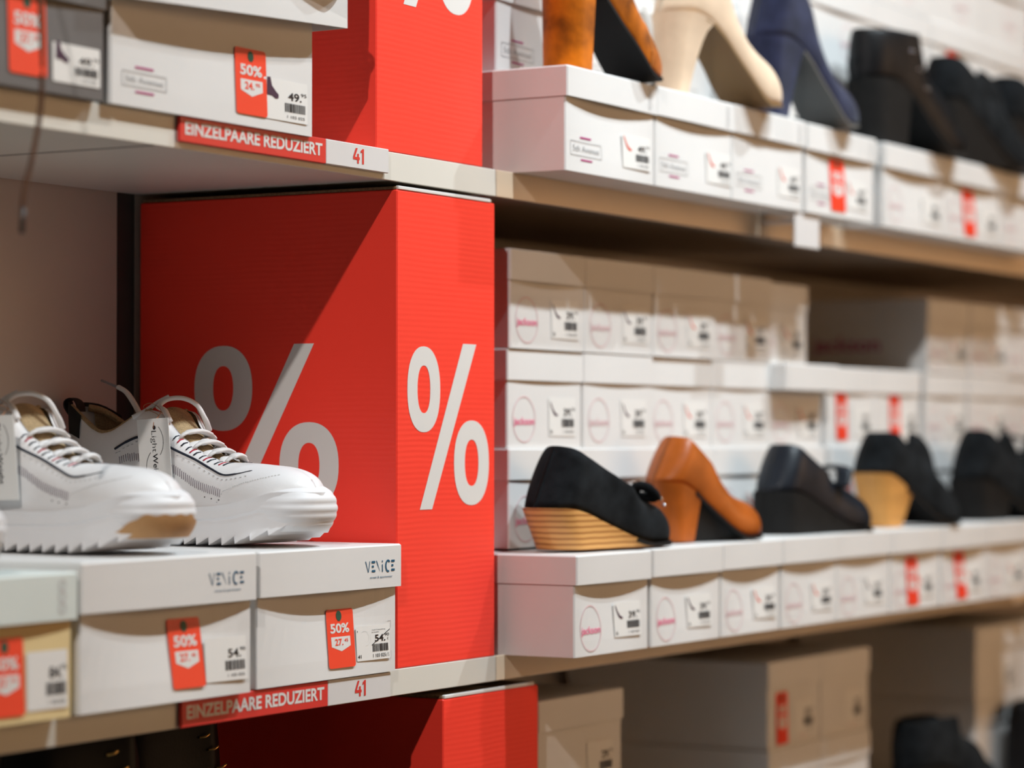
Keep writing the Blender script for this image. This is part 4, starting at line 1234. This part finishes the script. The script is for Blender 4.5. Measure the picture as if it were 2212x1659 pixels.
    for i, e in enumerate(eyes):
        A = U.at(e + 0.001, -1.0, 0.001); B_ = U.at(e + 0.004, 1.0, 0.001)
        mid = (A + B_) / 2; mid.z += 0.0062; mid.x += 0.004
        if i > 0:
            lc.tube(spline([A + Vector((-0.001, -0.0020, -0.003)), A + Vector((0.003, 0.003, 0.003)), mid, B_ + Vector((0.002, -0.004, 0.0030)), B_ + Vector((0.001, 0.0015, -0.002))], 7), [0.0030] * 4 + [0.0042] * 5 + [0.0062] * 11 + [0.0046] * 5 + [0.0032] * 4, 12, flat=0.38)
        if 0 < i < 4:
            C_ = U.at(eyes[i + 1] + 0.000, -1.0, 0.001); m2 = (C_ + B_) / 2; m2.z += 0.0015
            lc.tube(spline([C_ + Vector((0, 0, -0.001)), C_ + Vector((-0.003, 0.004, 0.003)), m2, B_ + Vector((-0.003, -0.004, 0.0015)), B_ + Vector((-0.002, 0.0, 0.0))], 7), 0.0044, 10, flat=0.36)
    # loose bow loop and the free end above the collar
    A = U.at(0.119, -1.0, 0.0); B_ = U.at(0.124, 1.0, 0.0)
    lc.tube(spline([A + Vector((0.006, -0.001, -0.004)), A + Vector((-0.001, -0.001, 0.006)), (0.108, -0.018, 0.1230), (0.112, -0.010, 0.1295), (0.122, 0.000, 0.1305), (0.130, 0.010, 0.1245), (0.134, 0.017, 0.1120), B_ + Vector((0.008, 0.001, -0.004))], 8), 0.0032, 10, flat=0.7)
    lc.tube(spline([(0.086, -0.030, 0.1130), (0.095, -0.022, 0.1190), (0.104, -0.014, 0.1270), (0.112, -0.008, 0.1320)], 8), 0.0032, 10, flat=0.7)
    lc.tube(spline([(0.078, -0.006, 0.1100), (0.070, -0.004, 0.1185), (0.060, -0.002, 0.1290), (0.050, 0, 0.1370), (0.040, 0, 0.1415)], 8), 0.0030, 10, flat=0.75)
    lco = lc.build('laces', M_lace, t, True)
    MB().tube([(0.0405, 0, 0.1412), (0.0185, 0, 0.1480)], 0.00125, 8).build('aglet', mat('grey_aglet', (0.28, 0.26, 0.27), 0.35), lco, True)
    if hang:
        # card hang tag on a string
        W_, H_ = 0.0385, 0.070
        card = MB().bbox(0, -0.0004, -H_, W_, 0.0004, 0, 0.0002)
        co = card.build('hang_tag', M_sticker, t)
        co.location = (0.1090, -0.0490, 0.1110); co.rotation_euler = (math.radians(4), math.radians(-2.0), 0)
        flat = lambda x, z: -0.0004
        p = P2().text('Light', W_ * 0.50, -0.0205, 0.0078, 0.0190, -0.012, -PI / 2)
        p.text('Weight', W_ * 0.50, -0.0440, 0.0078, 0.0255, 0.008, -PI / 2)
        c0 = W_ * 0.44
        p.ring(c0 - 0.004, -0.0200, 0.0185, 0.0185, 0.0179, 0.0181, 24, -0.75, 0.75); p.ring(c0 + 0.012, -0.0440, 0.0205, 0.0195, 0.0200, 0.0189, 24, PI - 0.8, PI + 0.8)
        p.build('lettering', M_ink, co, flat, 0.0003)
        P2().disc(W_ * 0.55, -0.0080, 0.0019, 0.0019).build('hole', M_ink, co, flat, 0.0004)
        MB().tube(spline([(0.1300, -0.0500, 0.1030), (0.1296, -0.0480, 0.1100), (0.124, -0.036, 0.1150), (0.098, -0.028, 0.1220), (0.106, -0.026, 0.1260), (0.118, -0.026, 0.1190), (0.1300, -0.0480, 0.1100)], 8), 0.0003, 5).build('tag_string', M_string, t, True)
    return t


sneaker('sharp white chunky sneaker with legible hang tag, in front of the tall red carton', 2.000, 1.626, 1.2072, 1.984, 1.34)
sneaker('blurred white chunky sneaker in front, with tan reflection painted under its toe', 1.785, 1.620, 1.2082, 1.769, 1.334, tan=True)
sneaker('white sneaker at the left edge, only its toe in view', 1.538, 1.608, 1.2012, 1.522, 1.324, hang=False)
